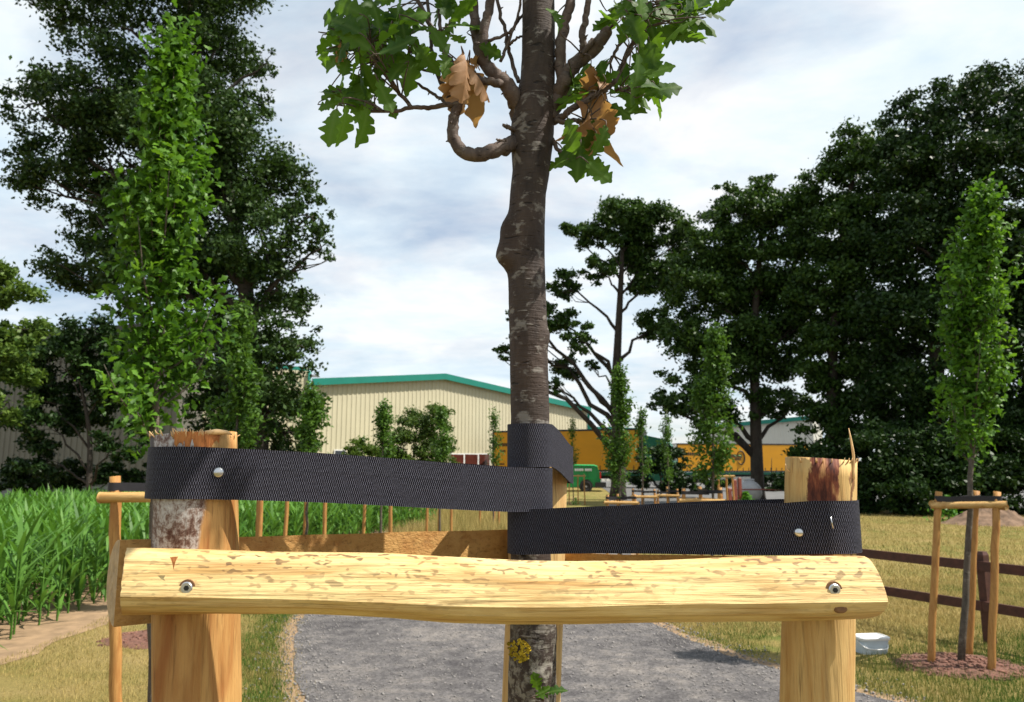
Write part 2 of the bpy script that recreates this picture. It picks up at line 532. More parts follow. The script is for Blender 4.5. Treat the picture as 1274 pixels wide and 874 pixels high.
def strap_mat():
    m, nt, b = mat0('black_webbing')
    uv = nd(nt, 'ShaderNodeUVMap').outputs[0]
    s = nd(nt, 'ShaderNodeSeparateXYZ', {0: uv})
    u, v = s.outputs[0], s.outputs[1]
    band = mth(nt, 'SINE', mth(nt, 'MULTIPLY', v, 2 * math.pi / 0.0062))
    half = ramp(nt, mth(nt, 'ADD', mth(nt, 'MULTIPLY', band, 0.5), 0.5), [(0.45, 0.0), (0.55, 1.0)])
    ph = mth(nt, 'ADD', mth(nt, 'MULTIPLY', u, 2 * math.pi / 0.0021), mth(nt, 'MULTIPLY', half, math.pi))
    rib = mth(nt, 'ADD', mth(nt, 'MULTIPLY', mth(nt, 'SINE', ph), 0.5), 0.5)
    wv = mth(nt, 'ADD', mth(nt, 'MULTIPLY', mth(nt, 'SINE', mth(nt, 'MULTIPLY', v, 2 * math.pi / 0.0011)), 0.5), 0.5)
    nn = nz(nt, mapping(nt, uv, (900, 500, 1)), 1.0, 3, 0.7)
    big = nz(nt, mapping(nt, uv, (40, 60, 1)), 1.0, 3, 0.6)
    thread = mth(nt, 'MULTIPLY', rib, mth(nt, 'ADD', mth(nt, 'MULTIPLY', wv, 0.5), 0.5))
    h = mth(nt, 'ADD', thread, mth(nt, 'MULTIPLY', nn, 0.7))
    f = mth(nt, 'ADD', mth(nt, 'MULTIPLY', thread, 0.55), mth(nt, 'MULTIPLY', nn, 0.45))
    c = ramp(nt, f, [(0.25, (0.004, 0.0036, 0.006)), (0.50, (0.013, 0.0125, 0.019)), (0.72, (0.155, 0.155, 0.20))])
    setc(nt, b, c, 0.6, h, 0.8, 0.0008, 0.10)
    b.inputs['Sheen Weight'].default_value = 0.0
    b.inputs['Sheen Roughness'].default_value = 0.4
    return m


M['strap'] = strap_mat()
M['strap_far'] = simple('black_strap_far', (0.012, 0.011, 0.014), 0.5, 0.3, 60)
M['metal'] = simple('zinc_screw_metal', (0.55, 0.55, 0.56), 0.3, 0.1, 200, 1.0)
M['hole'] = simple('dark_recess_wood', (0.20, 0.10, 0.045), 0.8, 0.3, 200)
M['socket'] = simple('dark_steel_socket', (0.05, 0.05, 0.05), 0.4, 0.2, 200, 1.0)
M['lichen'] = simple('yellow_lichen', (0.46, 0.34, 0.025), 0.85, 0.5, 160, bump=0.5)
M['lichen_grey'] = simple('grey_lichen', (0.34, 0.33, 0.29), 0.9, 0.35, 300, bump=0.5)


def ground_mat():
    m, nt, b = mat0('dry_grass_ground')
    co = nd(nt, 'ShaderNodeTexCoord').outputs['Object']
    big = nz(nt, co, 0.35, 4, 0.6)
    mid = nz(nt, co, 2.2, 5, 0.65)
    fin = nz(nt, co, 45.0, 5, 0.7)
    f = mth(nt, 'ADD', mth(nt, 'MULTIPLY', big, 0.5), mth(nt, 'MULTIPLY', mid, 0.5))
    c = ramp(nt, f, [(0.36, (0.10, 0.13, 0.027)), (0.48, (0.21, 0.17, 0.055)), (0.62, (0.28, 0.21, 0.085))])
    c = mixc(nt, 1.0, c, ramp(nt, fin, [(0.3, 0.55), (0.6, 1.1)]), 'MULTIPLY')
    setc(nt, b, c, 0.95, mth(nt, 'ADD', fin, mid), 0.8, 0.03, 0.1)
    return m


def grass_mat(name, green, straw, lo, hi):
    m, nt, b = mat0(name)
    a = nd(nt, 'ShaderNodeAttribute', attribute_name='rnd').outputs['Fac']
    co = nd(nt, 'ShaderNodeTexCoord').outputs['Object']
    n = mth(nt, 'ADD', mth(nt, 'MULTIPLY', nz(nt, co, 0.55, 4, 0.6), 0.6), mth(nt, 'MULTIPLY', nz(nt, co, 2.6, 4, 0.6), 0.4))
    f = mth(nt, 'ADD', n, mth(nt, 'MULTIPLY', mth(nt, 'SUBTRACT', a, 0.5), 0.22))
    c = ramp(nt, f, [(lo, green), (hi, straw)])
    c = mixc(nt, 1.0, c, ramp(nt, a, [(0.0, 0.7), (1.0, 1.15)]), 'MULTIPLY')
    setc(nt, b, c, 0.7, spec=0.2)
    t = nd(nt, 'ShaderNodeBsdfTranslucent', {0: c})
    mx = nd(nt, 'ShaderNodeMixShader', {0: 0.25, 1: b.outputs[0], 2: t.outputs[0]})
    out = [x for x in nt.nodes if x.type == 'OUTPUT_MATERIAL'][0]
    nt.links.new(mx.outputs[0], out.inputs[0])
    return m


M['ground'] = ground_mat()
M['grass_dry'] = grass_mat('dry_grass_blades', (0.10, 0.15, 0.022), (0.41, 0.315, 0.115), 0.30, 0.50)
M['grass_green'] = grass_mat('green_grass_blades', (0.055, 0.14, 0.015), (0.27, 0.22, 0.065), 0.44, 0.66)


def road_mat():
    m, nt, b = mat0('grey_gravel_asphalt')
    co = nd(nt, 'ShaderNodeTexCoord').outputs['Object']
    big = nz(nt, co, 0.9, 5, 0.6)
    mid = nz(nt, mapping(nt, co, (6, 6, 6), (2, 3, 1)), 1.0, 5, 0.65)
    fin = nz(nt, co, 110.0, 4, 0.8)
    vo = nd(nt, 'ShaderNodeTexVoronoi', {'Vector': co, 'Scale': 55.0}).outputs[1]
    bw = nd(nt, 'ShaderNodeRGBToBW', {0: vo}).outputs[0]
    f = mth(nt, 'ADD', mth(nt, 'MULTIPLY', big, 0.5), mth(nt, 'MULTIPLY', mid, 0.5))
    c = ramp(nt, f, [(0.38, (0.055, 0.051, 0.053)), (0.5, (0.10, 0.093, 0.092)), (0.62, (0.165, 0.148, 0.136))])
    c = mixc(nt, 1.0, c, ramp(nt, mth(nt, 'ADD', mth(nt, 'MULTIPLY', fin, 0.5), mth(nt, 'MULTIPLY', bw, 0.5)), [(0.2, 0.5), (0.8, 1.55)]), 'MULTIPLY')
    setc(nt, b, c, 0.9, mth(nt, 'ADD', fin, bw), 0.7, 0.008, 0.2)
    return m


M['road'] = road_mat()
M['yard'] = simple('grey_yard_concrete', (0.105, 0.103, 0.10), 0.9, 0.2, 1.5)
M['soil'] = simple('bare_dry_soil', (0.235, 0.155, 0.088), 0.95, 0.3, 6, bump=0.6)
M['mulch'] = simple('red_brown_mulch_soil', (0.13, 0.060, 0.042), 0.95, 0.4, 25, bump=0.8)
M['chip'] = simple('red_brown_mulch_chip', (0.15, 0.07, 0.048), 0.9, 0.7, 9)
M['mound'] = simple('brown_earth_mound', (0.15, 0.095, 0.06), 0.95, 0.5, 5, bump=0.8)
M['stone'] = simple('grey_gravel_stone', (0.18, 0.168, 0.16), 0.9, 0.5, 9)
M['cream'] = simple('cream_metal_cladding', (0.44, 0.405, 0.285), 0.5, 0.05, 0.6)
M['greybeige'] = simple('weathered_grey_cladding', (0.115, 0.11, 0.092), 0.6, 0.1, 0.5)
M['whitewall'] = simple('off_white_cladding', (0.50, 0.485, 0.43), 0.6, 0.05, 0.5)
M['teal'] = simple('teal_green_trim', (0.006, 0.155, 0.115), 0.4, 0.08, 1.0)
M['roofgrey'] = simple('grey_roof_sheet', (0.40, 0.42, 0.44), 0.5, 0.08, 0.6)
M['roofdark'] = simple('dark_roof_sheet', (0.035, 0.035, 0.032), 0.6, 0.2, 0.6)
M['concrete'] = simple('pale_concrete_plinth', (0.16, 0.16, 0.157), 0.8, 0.12, 2.0)
M['white'] = simple('white_paint', (0.62, 0.62, 0.61), 0.4, 0.04, 3.0)
M['winred'] = simple('dark_red_brown_window_panel', (0.075, 0.022, 0.016), 0.15, 0.2, 2.0, 0.0, 0.6)
M['glass_dark'] = simple('dark_window_glass', (0.012, 0.016, 0.02), 0.06, 0.2, 2.0, 0.0, 0.7)
M['yellow'] = simple('yellow_orange_tarpaulin', (0.53, 0.235, 0.003), 0.5, 0.06, 1.2)
M['blackprint'] = simple('black_print', (0.035, 0.022, 0.008), 0.5, 0.1, 3.0)
M['truckgreen'] = simple('dark_green_truck_paint', (0.006, 0.10, 0.055), 0.35, 0.1, 2.0)
M['vangreen'] = simple('bright_green_van_paint', (0.008, 0.27, 0.055), 0.22, 0.05, 1.0, 0.0, 0.6)
M['rubber'] = simple('black_rubber', (0.012, 0.012, 0.012), 0.8, 0.2, 20)
M['chassis'] = simple('dark_chassis_metal', (0.02, 0.02, 0.02), 0.6, 0.2, 5)
M['rim'] = simple('silver_wheel_rim', (0.5, 0.5, 0.5), 0.3, 0.1, 9, 0.9)
M['redlamp'] = simple('red_tail_lamp', (0.55, 0.01, 0.01), 0.3, 0.05, 9)
M['tank'] = simple('grey_painted_tank', (0.27, 0.27, 0.28), 0.45, 0.15, 4)
M['rustred'] = simple('red_brown_steel', (0.16, 0.035, 0.02), 0.6, 0.3, 8)
M['tub'] = simple('pale_blue_plastic', (0.46, 0.53, 0.59), 0.35, 0.04, 12, 0.0, 0.5)
M['lamp_grey'] = simple('grey_lamp_housing', (0.18, 0.18, 0.19), 0.5, 0.1, 9)

# ------------------------------------------------------------------ ground, road, field soil
ys = sorted(set([-30, -10, 0, 5, 10, 15, 20, 25, 30, 35, 40, 57, 80, 120, 200, 400, 900]))
xs = [-700, -300, -120, -60, -30, -15, -7, 0, 7, 15, 30, 60, 120, 300, 700]
V, Fa = [], []
for y in ys:
    for x in xs:
        V.append((x, y, gz(y)))
nx_ = len(xs)
for j in range(len(ys) - 1):
    for i in range(nx_ - 1):
        a = j * nx_ + i
        Fa.append((a, a + 1, a + nx_ + 1, a + nx_))
structure('ground', mk('ground', V, Fa, False), M['ground'])


def sheet(name, left, right, dz, mat, n=90, jag=0.0, label=None):
    L = catmull([(p[0], p[1], 0) for p in left], n)
    R = catmull([(p[0], p[1], 0) for p in right], n)
    V, Fa = [], []
    K = 8
    for a, b in zip(L, R):
        a = a.copy()
        b = b.copy()
        if jag:
            a.x += jag * (mnoise.noise(a * 2.3) + 0.5 * mnoise.noise(a * 9))
            b.x += jag * (mnoise.noise(b * 2.3) + 0.5 * mnoise.noise(b * 9))
        for k in range(K + 1):
            p = a.lerp(b, k / K)
            V.append((p.x, p.y, gz(p.y) + dz))
    for j in range(n):
        for k in range(K):
            q = j * (K + 1) + k
            Fa.append((q, q + 1, q + K + 2, q + K + 1))
    return structure(name, mk(name, V, Fa, True), mat, label=label)


ROAD_L = [(2.2, -4), (1.3, 0.5), (0.2, 2.5), (-1.22, 5.0), (-2.06, 7.7), (-2.25, 9.8), (-1.9, 12), (-1.0, 16), (0.4, 21), (3.0, 28), (7.5, 35), (12, 39)]
ROAD_R = [(8.0, -4), (5.6, 0.5), (4.2, 2.8), (2.62, 5.2), (1.62, 7.2), (1.35, 9.6), (1.7, 12), (2.5, 16), (4.0, 21), (7.0, 27), (11, 32), (15, 35)]
sheet('verge_soil', [(p[0] - 0.16, p[1]) for p in ROAD_L], [(p[0] + 0.16, p[1]) for p in ROAD_R], 0.004, M['soil'], 200, 0.10)
sheet('road', ROAD_L, ROAD_R, 0.009, M['road'], 260, 0.05)
sheet('yard', [(4.2, 33), (4.8, 40), (6.5, 57), (8, 130)], [(30, 33), (38, 40), (55, 57), (90, 130)], 0.014, M['yard'], 90, 0.0)
CORN = [(-4.5, 4.5), (-4.62, 7.7), (-4.8, 9), (-4.55, 12), (-3.9, 16), (-3.0, 20), (-2.3, 23.5)]
sheet('field_soil', [(-40, p[1]) for p in CORN], [(p[0] + 0.55, p[1] + 0.2) for p in CORN], 0.004, M['soil'], 90, 0.10)

# loose stones on the road
def edge_x(poly, y):
    return np.interp(y, [p[1] for p in poly], [p[0] for p in poly])


n = 5200
sy = rng.uniform(4.6, 9.0, n)
lx, rx = edge_x(ROAD_L, sy), edge_x(ROAD_R, sy)
tt = np.where(rng.random(n) < 0.5, rng.random(n), np.where(rng.random(n) < 0.5, rng.normal(0.0, 0.05, n), 1 - rng.normal(0.0, 0.05, n)))
sx_ = lx + (rx - lx) * tt
r = rng.uniform(0.004, 0.011, n) * rng.choice([1, 1, 1, 1.7], n)
octv = np.array([[1, 0, 0], [0, 1, 0], [-1, 0, 0], [0, -1, 0], [0, 0, 0.8], [0, 0, -0.5]], float)
octf = np.array([[0, 1, 4], [1, 2, 4], [2, 3, 4], [3, 0, 4], [1, 0, 5], [2, 1, 5], [3, 2, 5], [0, 3, 5]])
Vv = octv[None] * r[:, None, None] * rng.uniform(0.6, 1.2, (n, 6, 1)) + np.stack([sx_, sy, np.full(n, 0.011)], 1)[:, None]
structure('loose_gravel', mk('loose_gravel', Vv.reshape(-1, 3), (octf[None] + (np.arange(n) * 6)[:, None, None]).reshape(-1, 3), False), M['stone'], 'stuff', 'loose grey gravel scattered over the tarred road', 'gravel')


# ------------------------------------------------------------------ grass
def blades(name, x, y, hgt, wid, mat, label, lean=0.5):
    n = len(x)
    z = np.array([0.4]) * np.clip((y - 40) / 17, 0, 1)
    h = hgt * rng.uniform(0.5, 1.3, n)
    az = rng.uniform(0, 2 * np.pi, n)
    la = rng.uniform(0.1, 1.0, n) * lean
    a2 = rng.uniform(0, 2 * np.pi, n)
    w = wid * rng.uniform(0.6, 1.3, n)
    b0 = np.stack([x - np.cos(a2) * w, y - np.sin(a2) * w, z], 1)
    b1 = np.stack([x + np.cos(a2) * w, y + np.sin(a2) * w, z], 1)
    tp = np.stack([x + np.cos(az) * h * la, y + np.sin(az) * h * la, z + h], 1)
    Vv = np.stack([b0, b1, tp], 1).reshape(-1, 3)
    return structure(name, mk(name, Vv, np.arange(3 * n).reshape(-1, 3), False, np.repeat(rng.random(n), 3)), mat, 'stuff', label, 'grass')


def scatter(n, x0, x1, y0, y1, keep):
    x = rng.uniform(x0, x1, n)
    y = y0 + (y1 - y0) * rng.random(n) ** 1.4
    k = keep(x, y)
    return x[k], y[k]


def patchy(x, y, s, thr):
    v = np.sin(x * s + 1.3 * np.sin(y * s * 0.7)) + np.sin(y * s * 1.3 + 1.7 * np.sin(x * s * 0.6)) + 0.6 * np.sin((x + y) * s * 2.3)
    return v + rng.normal(0, 0.5, len(x)) > thr


# left verge
x, y = scatter(90000, -5.2, -1.0, 4.2, 12, lambda x, y: (x < edge_x(ROAD_L, y) - 0.05 + rng.normal(0, 0.05, len(x))) & (x > edge_x(CORN, y) + 0.45) & patchy(x, y, 2.2, -1.2))
blades('verge_grass', x, y, 0.032, 0.0022, M['grass_dry'], 'short dry mown grass on the verge beside the maize')
d = edge_x(ROAD_L, y) - x
x, y = scatter(130000, -3.2, -0.6, 4.2, 12, lambda x, y: (x < edge_x(ROAD_L, y) - 0.16 + rng.normal(0, 0.04, len(x))) & (x > edge_x(ROAD_L, y) - 0.50 - 0.10 * np.sin(y * 3) + rng.normal(0, 0.10, len(x))))
blades('green_grass_strip', x, y, 0.045, 0.0025, M['grass_green'], 'lush green grass strip along the left road edge')
# right meadow
x, y = scatter(230000, 1.2, 10, 4.2, 11, lambda x, y: (x > edge_x(ROAD_R, y) + 0.05 + rng.normal(0, 0.06, len(x))) & (x < 0.8 * y + 1.0))
k = (y + rng.normal(0, 0.35, len(y)) + 0.35 * np.sin(x * 2.1) < 7.4)
kk = k & patchy(x, y, 1.9, -0.9)
blades('green_lawn_grass', x[kk], y[kk], 0.045, 0.0026, M['grass_green'], 'green grass round the staked tree by the dark fence')
blades('dry_meadow_grass', x[~k], y[~k], 0.05, 0.0030, M['grass_dry'], 'dry straw coloured meadow grass behind the dark fence', 0.9)
x, y = scatter(150000, -3, 26, 11, 33, lambda x, y: (x > edge_x(ROAD_R, y) + 0.1) & (x < 0.8 * y + 1.0))
blades('far_meadow_grass', x, y, 0.07, 0.006, M['grass_dry'], 'straw yellow meadow stretching back to the dark hedge', 0.9)
x, y = scatter(30000, -4, 2, 18, 34, lambda x, y: (x < edge_x(ROAD_L, y) - 0.1) & ((y > 24.5) | (x > edge_x(CORN, y) + 0.5)))
blades('tall_straw_grass', x, y, 0.34, 0.006, M['grass_dry'], 'tall golden dry grass beyond the end of the maize', 0.6)


# ------------------------------------------------------------------ maize field
def maize():
    px_, py_ = [], []
    for y in np.arange(5.2, 23.5, 0.30):
        e = edge_x(CORN, y)
        for k in range(60):
            x = e - k * 0.17 + rng.normal(0, 0.04)
            yy = y + rng.normal(0, 0.09)
            if x < -0.72 * yy - 1.0:
                break
            if k > 10 and y < 10 and rng.random() < 0.3:
                continue
            px_.append(x)
            py_.append(yy)
    px_, py_ = np.array(px_), np.array(py_)
    n = len(px_)
    K = 9
    hgt = rng.uniform(0.86, 1.06, n)
    X, Y_, Hh = np.repeat(px_, K), np.repeat(py_, K), np.repeat(hgt, K)
    lev = np.tile(np.arange(K) / (K - 1), n)
    z0 = Hh * (0.04 + 0.72 * lev)
    az = np.repeat(rng.uniform(0, 2 * np.pi, n), K) + np.tile(np.arange(K) * 2.6, n) + rng.normal(0, 0.4, n * K)
    L = rng.uniform(0.38, 0.62, n * K) * (1.05 - 0.35 * np.abs(lev - 0.45))
    el = np.radians(rng.uniform(56, 80, n * K))
    bend = np.radians(rng.uniform(25, 95, n * K)) * (1.0 - 0.45 * lev)
    m = n * K
    S = 5
    wprof = np.array([0.5, 1.0, 0.95, 0.65, 0.04]) * 0.021
    pos = np.stack([X, Y_, z0], 1)
    rows = []
    for s in range(S):
        a = el - bend * (s / (S - 1))
        if s:
            stp = L / (S - 1)
            pos = pos + np.stack([np.cos(az) * np.cos(a) * stp, np.sin(az) * np.cos(a) * stp, np.sin(a) * stp], 1)
        side = np.stack([-np.sin(az), np.cos(az), np.zeros(m)], 1) * wprof[s]
        rows.append(pos - side)
        rows.append(pos + side)
    Vv = np.stack(rows, 1)
    q = np.array([[2 * s, 2 * s + 1, 2 * s + 3, 2 * s + 2] for s in range(S - 1)])
    Fq = (q[None] + (np.arange(m) * 2 * S)[:, None, None]).reshape(-1, 4)
    rn = np.repeat(rng.random(m), 2 * S)
    Vv = Vv.reshape(-1, 3)
    # stalks
    c = np.stack([px_, py_, np.zeros(n)], 1)
    off = np.array([[0.011, 0, 0], [-0.006, 0.01, 0], [-0.006, -0.01, 0]])
    low = c[:, None] + off[None]
    up = low * 1.0
    up[:, :, 2] += (hgt * 0.8)[:, None]
    sv = np.concatenate([low, up], 1).reshape(-1, 3)
    sf = np.array([[0, 1, 4, 3], [1, 2, 5, 4], [2, 0, 3, 5]])
    Fs = (sf[None] + (np.arange(n) * 6)[:, None, None]).reshape(-1, 4) + len(Vv)
    return mk('maize_field', np.concatenate([Vv, sv]), np.concatenate([Fq, Fs]), True, np.concatenate([rn, np.full(len(sv), 0.6)]))


structure('maize_field', maize(), M['corn'], 'stuff', 'dense field of young green maize left of the road', 'maize')


# ------------------------------------------------------------------ foliage and trees
def leaf_cloud(pos, size, up=0.25, r=None):
    r = r or rng
    n = len(pos)
    d = r.normal(0, 1, (n, 3))
    d /= np.linalg.norm(d, axis=1)[:, None]
    nn = r.normal(0, 1, (n, 3)) + np.array([0, 0, up * 3])
    sd = np.cross(d, nn)
    sd /= np.linalg.norm(sd, axis=1)[:, None] + 1e-9
    nn = np.cross(sd, d)
    L = size * r.uniform(0.65, 1.35, n)[:, None]
    b = pos - d * L * 0.5
    t = pos + d * L * 0.5
    m1 = pos - d * L * 0.05 + sd * L * 0.30 - nn * L * 0.10
    m2 = pos - d * L * 0.05 - sd * L * 0.30 - nn * L * 0.10
    Vv = np.stack([b, m1, t, m2], 1).reshape(-1, 3)
    return Vv, np.arange(4 * n).reshape(-1, 4), np.repeat(r.random(n), 4)


def crown_points(lobes, n, fill=0.5, clump_k=1.0):
    """lobes: (centre, radius). clumps sit through the lobes, leaves gather round the clumps"""
    cc, cr = [], []
    for c, r in lobes:
        k = max(5, int(clump_k * 26 * min(2.2, max(0.5, r / 1.4))))
        u = rng.normal(0, 1, (k, 3))
        u /= np.linalg.norm(u, axis=1)[:, None]
        rad = r * rng.uniform(0.20, 1.0, k) ** fill
        cc.append(np.array(c)[None] + u * rad[:, None] * np.array([1, 1, 0.9]))
        cr.append(r * rng.uniform(0.20, 0.40, k))
    cc, cr = np.concatenate(cc), np.concatenate(cr)
    w = cr ** 2
    idx = rng.choice(len(cc), n, p=w / w.sum())
    g = rng.normal(0, 1, (n, 3))
    g /= np.linalg.norm(g, axis=1)[:, None]
    rr = np.abs(rng.normal(0.62, 0.33, n))
    return cc[idx] + g * (cr[idx] * rr)[:, None] * np.array([1.15, 1.15, 0.72]), cc, cr


def wiggle(a, b, n, amp, sag=0.0):
    a, b = Vector(a), Vector(b)
    L = (b - a).length
    out = []
    for i in range(n + 1):
        t = i / n
        p = a.lerp(b, t)
        k = math.sin(math.pi * t)
        p += Vector((rng.normal(), rng.normal(), rng.normal())) * amp * L * k * 0.5
        p.z += sag * L * k
        out.append(p)
    return out


def big_tree(name, label, Y, base_px, trunk_px, lobes, n, leaf, mat, trunk_r, cat='tree', limbs=True, group=None, clump_k=1.0, up=0.25, fill=0.5):
    s = Y / F
    bx = P(base_px, 600, Y)
    base = Vector((bx.x, Y, gz(Y)))
    t = thing(name, label, cat, base, 0, group)
    L = []
    for (px, py, rp, dy) in lobes:
        c = P(px, py, Y + dy)
        L.append((c, rp * (Y + dy) / F))
    pts, cc, cr = crown_points([(tuple(c), r) for c, r in L], n, fill, clump_k)
    pts = pts[pts[:, 2] > base.z + 0.05]
    Vv, Fq, rn = leaf_cloud(pts, leaf, up)
    part('crown', mk('crown', Vv, Fq, False, rn), mat, t, kind='stuff')
    tp = [base + Vector((0, 0, -0.1))] + [P(a, b, Y) for a, b in trunk_px]
    sp = catmull(tp, 18)
    rads = [trunk_r * (1.25 if i == 0 else 1.0 - 0.78 * i / 18) for i in range(19)]
    part('trunk', mk('trunk', *tube(sp, rads, 12)), M['old_bark'], t)
    if limbs:
        for c, r in L:
            # leave the trunk well below the lobe
            best, bd = None, 1e9
            for k, p in enumerate(sp[3:], 3):
                dz = c.z - p.z
                hd = math.hypot(c.x - p.x, c.y - p.y)
                e = abs(dz - 0.9 * hd - 0.3)
                if e < bd:
                    bd, best = e, k
            st = sp[best]
            mb = MB()
            path = wiggle(st, c, 7, 0.07, 0.05)
            r0 = min(rads[best] * 0.5, 0.04 * r + 0.028 * (c - st).length)
            mb.tube(path, [r0 * (1 - 0.75 * i / 7) for i in range(8)], 7)
            sel = [i for i in range(len(cc)) if (Vector(cc[i]) - c).length < r * 1.02]
            random.shuffle(sel)
            for i in sel[:7]:
                a = path[random.randint(4, 7)]
                pp = wiggle(a, cc[i], 4, 0.1)
                mb.tube(pp, [r0 * 0.28 * (1 - 0.7 * j / 4) for j in range(5)], 4)
            part('limb', mb.mesh('limb'), M['old_bark'], t)
    return t


# left: great oak
big_tree('oak_tree', 'huge dark green oak towering over the maize and warehouses', 27, 322,
         [(320, 520), (312, 430), (300, 320), (270, 180), (240, 40), (225, -60)],
         [(205, 55, 70, 0), (275, 60, 60, 1), (120, 110, 70, -1), (50, 130, 48, 0), (150, 190, 85, 1), (60, 215, 55, 1), (235, 160, 80, -1), (310, 130, 32, 0), (295, 210, 75, 0),
          (350, 235, 42, 1), (215, 280, 85, 0), (385, 270, 36, -1), (330, 300, 65, -1), (130, 270, 45, 2), (105, 330, 55, 0), (170, 350, 55, -1), (345, 360, 52, 0), (370, 420, 34, 0), (270, 370, 70, 1), (325, 440, 55, -1),
          (250, 450, 45, 1), (345, 500, 42, 0), (300, 520, 50, 1), (230, -40, 110, 0), (100, -10, 75, 0), (330, 80, 22, 0), (400, 310, 22, 0), (345, 475, 50, -1), (385, 500, 30, 0), (330, 560, 45, 0), (280, 560, 45, 1), (265, 510, 45, 0), (378, 550, 30, 0)],
         160000, 0.165, M['oak_old'], 0.42)
big_tree('small_tree', 'thin dark broadleaf tree with leaning stems before the shaded warehouse wall', 24, 112,
         [(112, 560), (105, 500), (90, 440)],
         [(70, 450, 42, 0), (110, 430, 40, 0), (55, 520, 38, 0), (140, 480, 38, 0), (150, 550, 30, -1), (60, 572, 30, 0), (110, 510, 35, 1), (30, 470, 35, 0), (165, 440, 30, 0)],
         30000, 0.14, M['dark_tree'], 0.10, clump_k=1.2)
big_tree('lime_tree', 'light green leafy tree rising above the maize by the dark roof', 15, -20,
         [(-20, 560), (-15, 450), (-20, 330)],
         [(5, 360, 40, 0), (-40, 340, 55, 0), (25, 410, 32, 0), (0, 450, 45, 0), (-50, 440, 60, 0), (10, 500, 35, 0), (-60, 520, 50, 0)],
         24000, 0.10, M['light_tree'], 0.12)
# right of the trunk: open oak
big_tree('open_oak_tree', 'open crowned tree with bare forked limbs standing by the yellow lorry', 42, 768,
         [(770, 560), (766, 500), (768, 440), (772, 360), (775, 300)],
         [(770, 275, 40, 0), (730, 292, 24, 0), (812, 280, 34, 0), (708, 285, 12, 0), (790, 320, 30, 1), (745, 335, 22, -1), (700, 355, 24, 0), (688, 395, 27, 0), (718, 420, 22, -1), (655, 425, 20, 1), (632, 440, 14, 0), (640, 395, 14, 0),
          (705, 455, 20, 1), (690, 480, 12, 0), (820, 345, 36, 0), (845, 300, 30, 1), (815, 400, 26, 0), (735, 455, 10, 0)],
         42000, 0.22, M['oak_far'], 0.42)
big_tree('broad_tree', 'broad dark tree with a thick black trunk before the trailer', 37, 942,
         [(941, 560), (939, 480), (939, 400), (945, 320), (950, 260)],
         [(925, 265, 42, 0), (965, 262, 42, 0), (885, 300, 42, 0), (1000, 270, 36, 0), (870, 360, 46, 0), (920, 350, 55, 1), (975, 340, 50, 0), (850, 420, 36, 0), (900, 430, 55, 0), (960, 430, 50, 1), (845, 485, 34, -1), (825, 500, 18, 0),
          (880, 500, 38, 0), (960, 500, 34, 0), (1000, 400, 40, 0), (905, 240, 18, 0), (945, 232, 20, 0), (990, 500, 22, 0)],
         90000, 0.20, M['oak_far'], 0.34)
big_tree('leaning_tree', 'tall dark tree crowding between the broad tree and the fence meadow', 34, 1035,
         [(1038, 570), (1035, 480), (1040, 380), (1050, 280), (1065, 200)],
         [(1070, 200, 45, 0), (1030, 235, 36, 0), (1100, 190, 40, 1), (1040, 290, 50, 0), (1090, 280, 60, 0), (1020, 360, 42, 0), (1070, 370, 60, 0), (1040, 440, 48, 0), (1090, 460, 55, 1), (1020, 500, 36, 0), (1070, 530, 50, 0), (1010, 555, 28, -1), (1045, 575, 34, 0)],
         80000, 0.19, M['oak_far'], 0.34)
big_tree('tall_tree', 'tallest dark tree filling the background behind the right tripod', 31, 1165,
         [(1165, 560), (1165, 460), (1170, 360), (1178, 280), (1185, 210)],
         [(1195, 125, 42, 0), (1150, 150, 45, 0), (1240, 110, 45, 1), (1120, 200, 50, 0), (1190, 210, 70, 0), (1255, 200, 65, 0), (1130, 300, 65, 0), (1210, 310, 75, 0), (1270, 320, 70, 0), (1120, 400, 60, 0), (1190, 420, 75, 0), (1265, 430, 75, 0), (1130, 500, 60, 0), (1200, 520, 65, 0), (1265, 530, 60, 0), (1300, 150, 70, 0), (1330, 350, 90, 0), (1330, 520, 80, 0)],
         150000, 0.19, M['dark_tree'], 0.42)


def shrub(name, label, Y, base_px, lobes, n, leaf, mat, group=None):
    return big_tree(name, label, Y, base_px, [(base_px, 588), (base_px, 570)], lobes, n, leaf, mat, 0.06, 'shrub', True, group, 1.5)


shrub('shrub', 'big rounded shrub before the cream gable wall', 40, 515, [(515, 535, 28, 0), (540, 525, 22, 0), (500, 560, 26, 0), (540, 560, 26, 0), (545, 585, 24, 0)], 16000, 0.14, M['shrub'])
shrub('shrub', 'low yellowish shrub beside the small dark window', 39, 448, [(448, 562, 18, 0), (432, 572, 16, 0), (465, 572, 20, 0), (500, 582, 24, 0)], 10000, 0.13, M['light_tree'])
shrub('hedge_shrub', 'black green hedge shrub behind the stakes of the right tripod', 29, 1200, [(1180, 570, 45, 0), (1230, 575, 50, 0), (1270, 560, 55, 0), (1200, 610, 42, -1), (1255, 615, 42, -1)], 34000, 0.16, M['dark_tree'])
shrub('hedge_shrub', 'black green hedge shrub left of the right tripod at the meadow edge', 29, 1110, [(1090, 565, 42, 0), (1130, 570, 45, 0), (1080, 615, 34, 0), (1125, 615, 38, -1), (1160, 615, 36, -1)], 34000, 0.16, M['dark_tree'])
shrub('hedge_shrub', 'dark hedge shrub behind the pale right stake', 30, 1040, [(1035, 590, 34, 0), (1060, 620, 26, 0), (1025, 622, 24, 0)], 15000, 0.16, M['dark_tree'])
shrub('shrub', 'dark ivy green shrub around the green lorry cab', 44, 822, [(812, 570, 20, 0), (835, 575, 22, 0), (798, 595, 15, 0), (835, 600, 18, 0), (865, 600, 14, 0)], 9000, 0.18, M['dark_tree'])
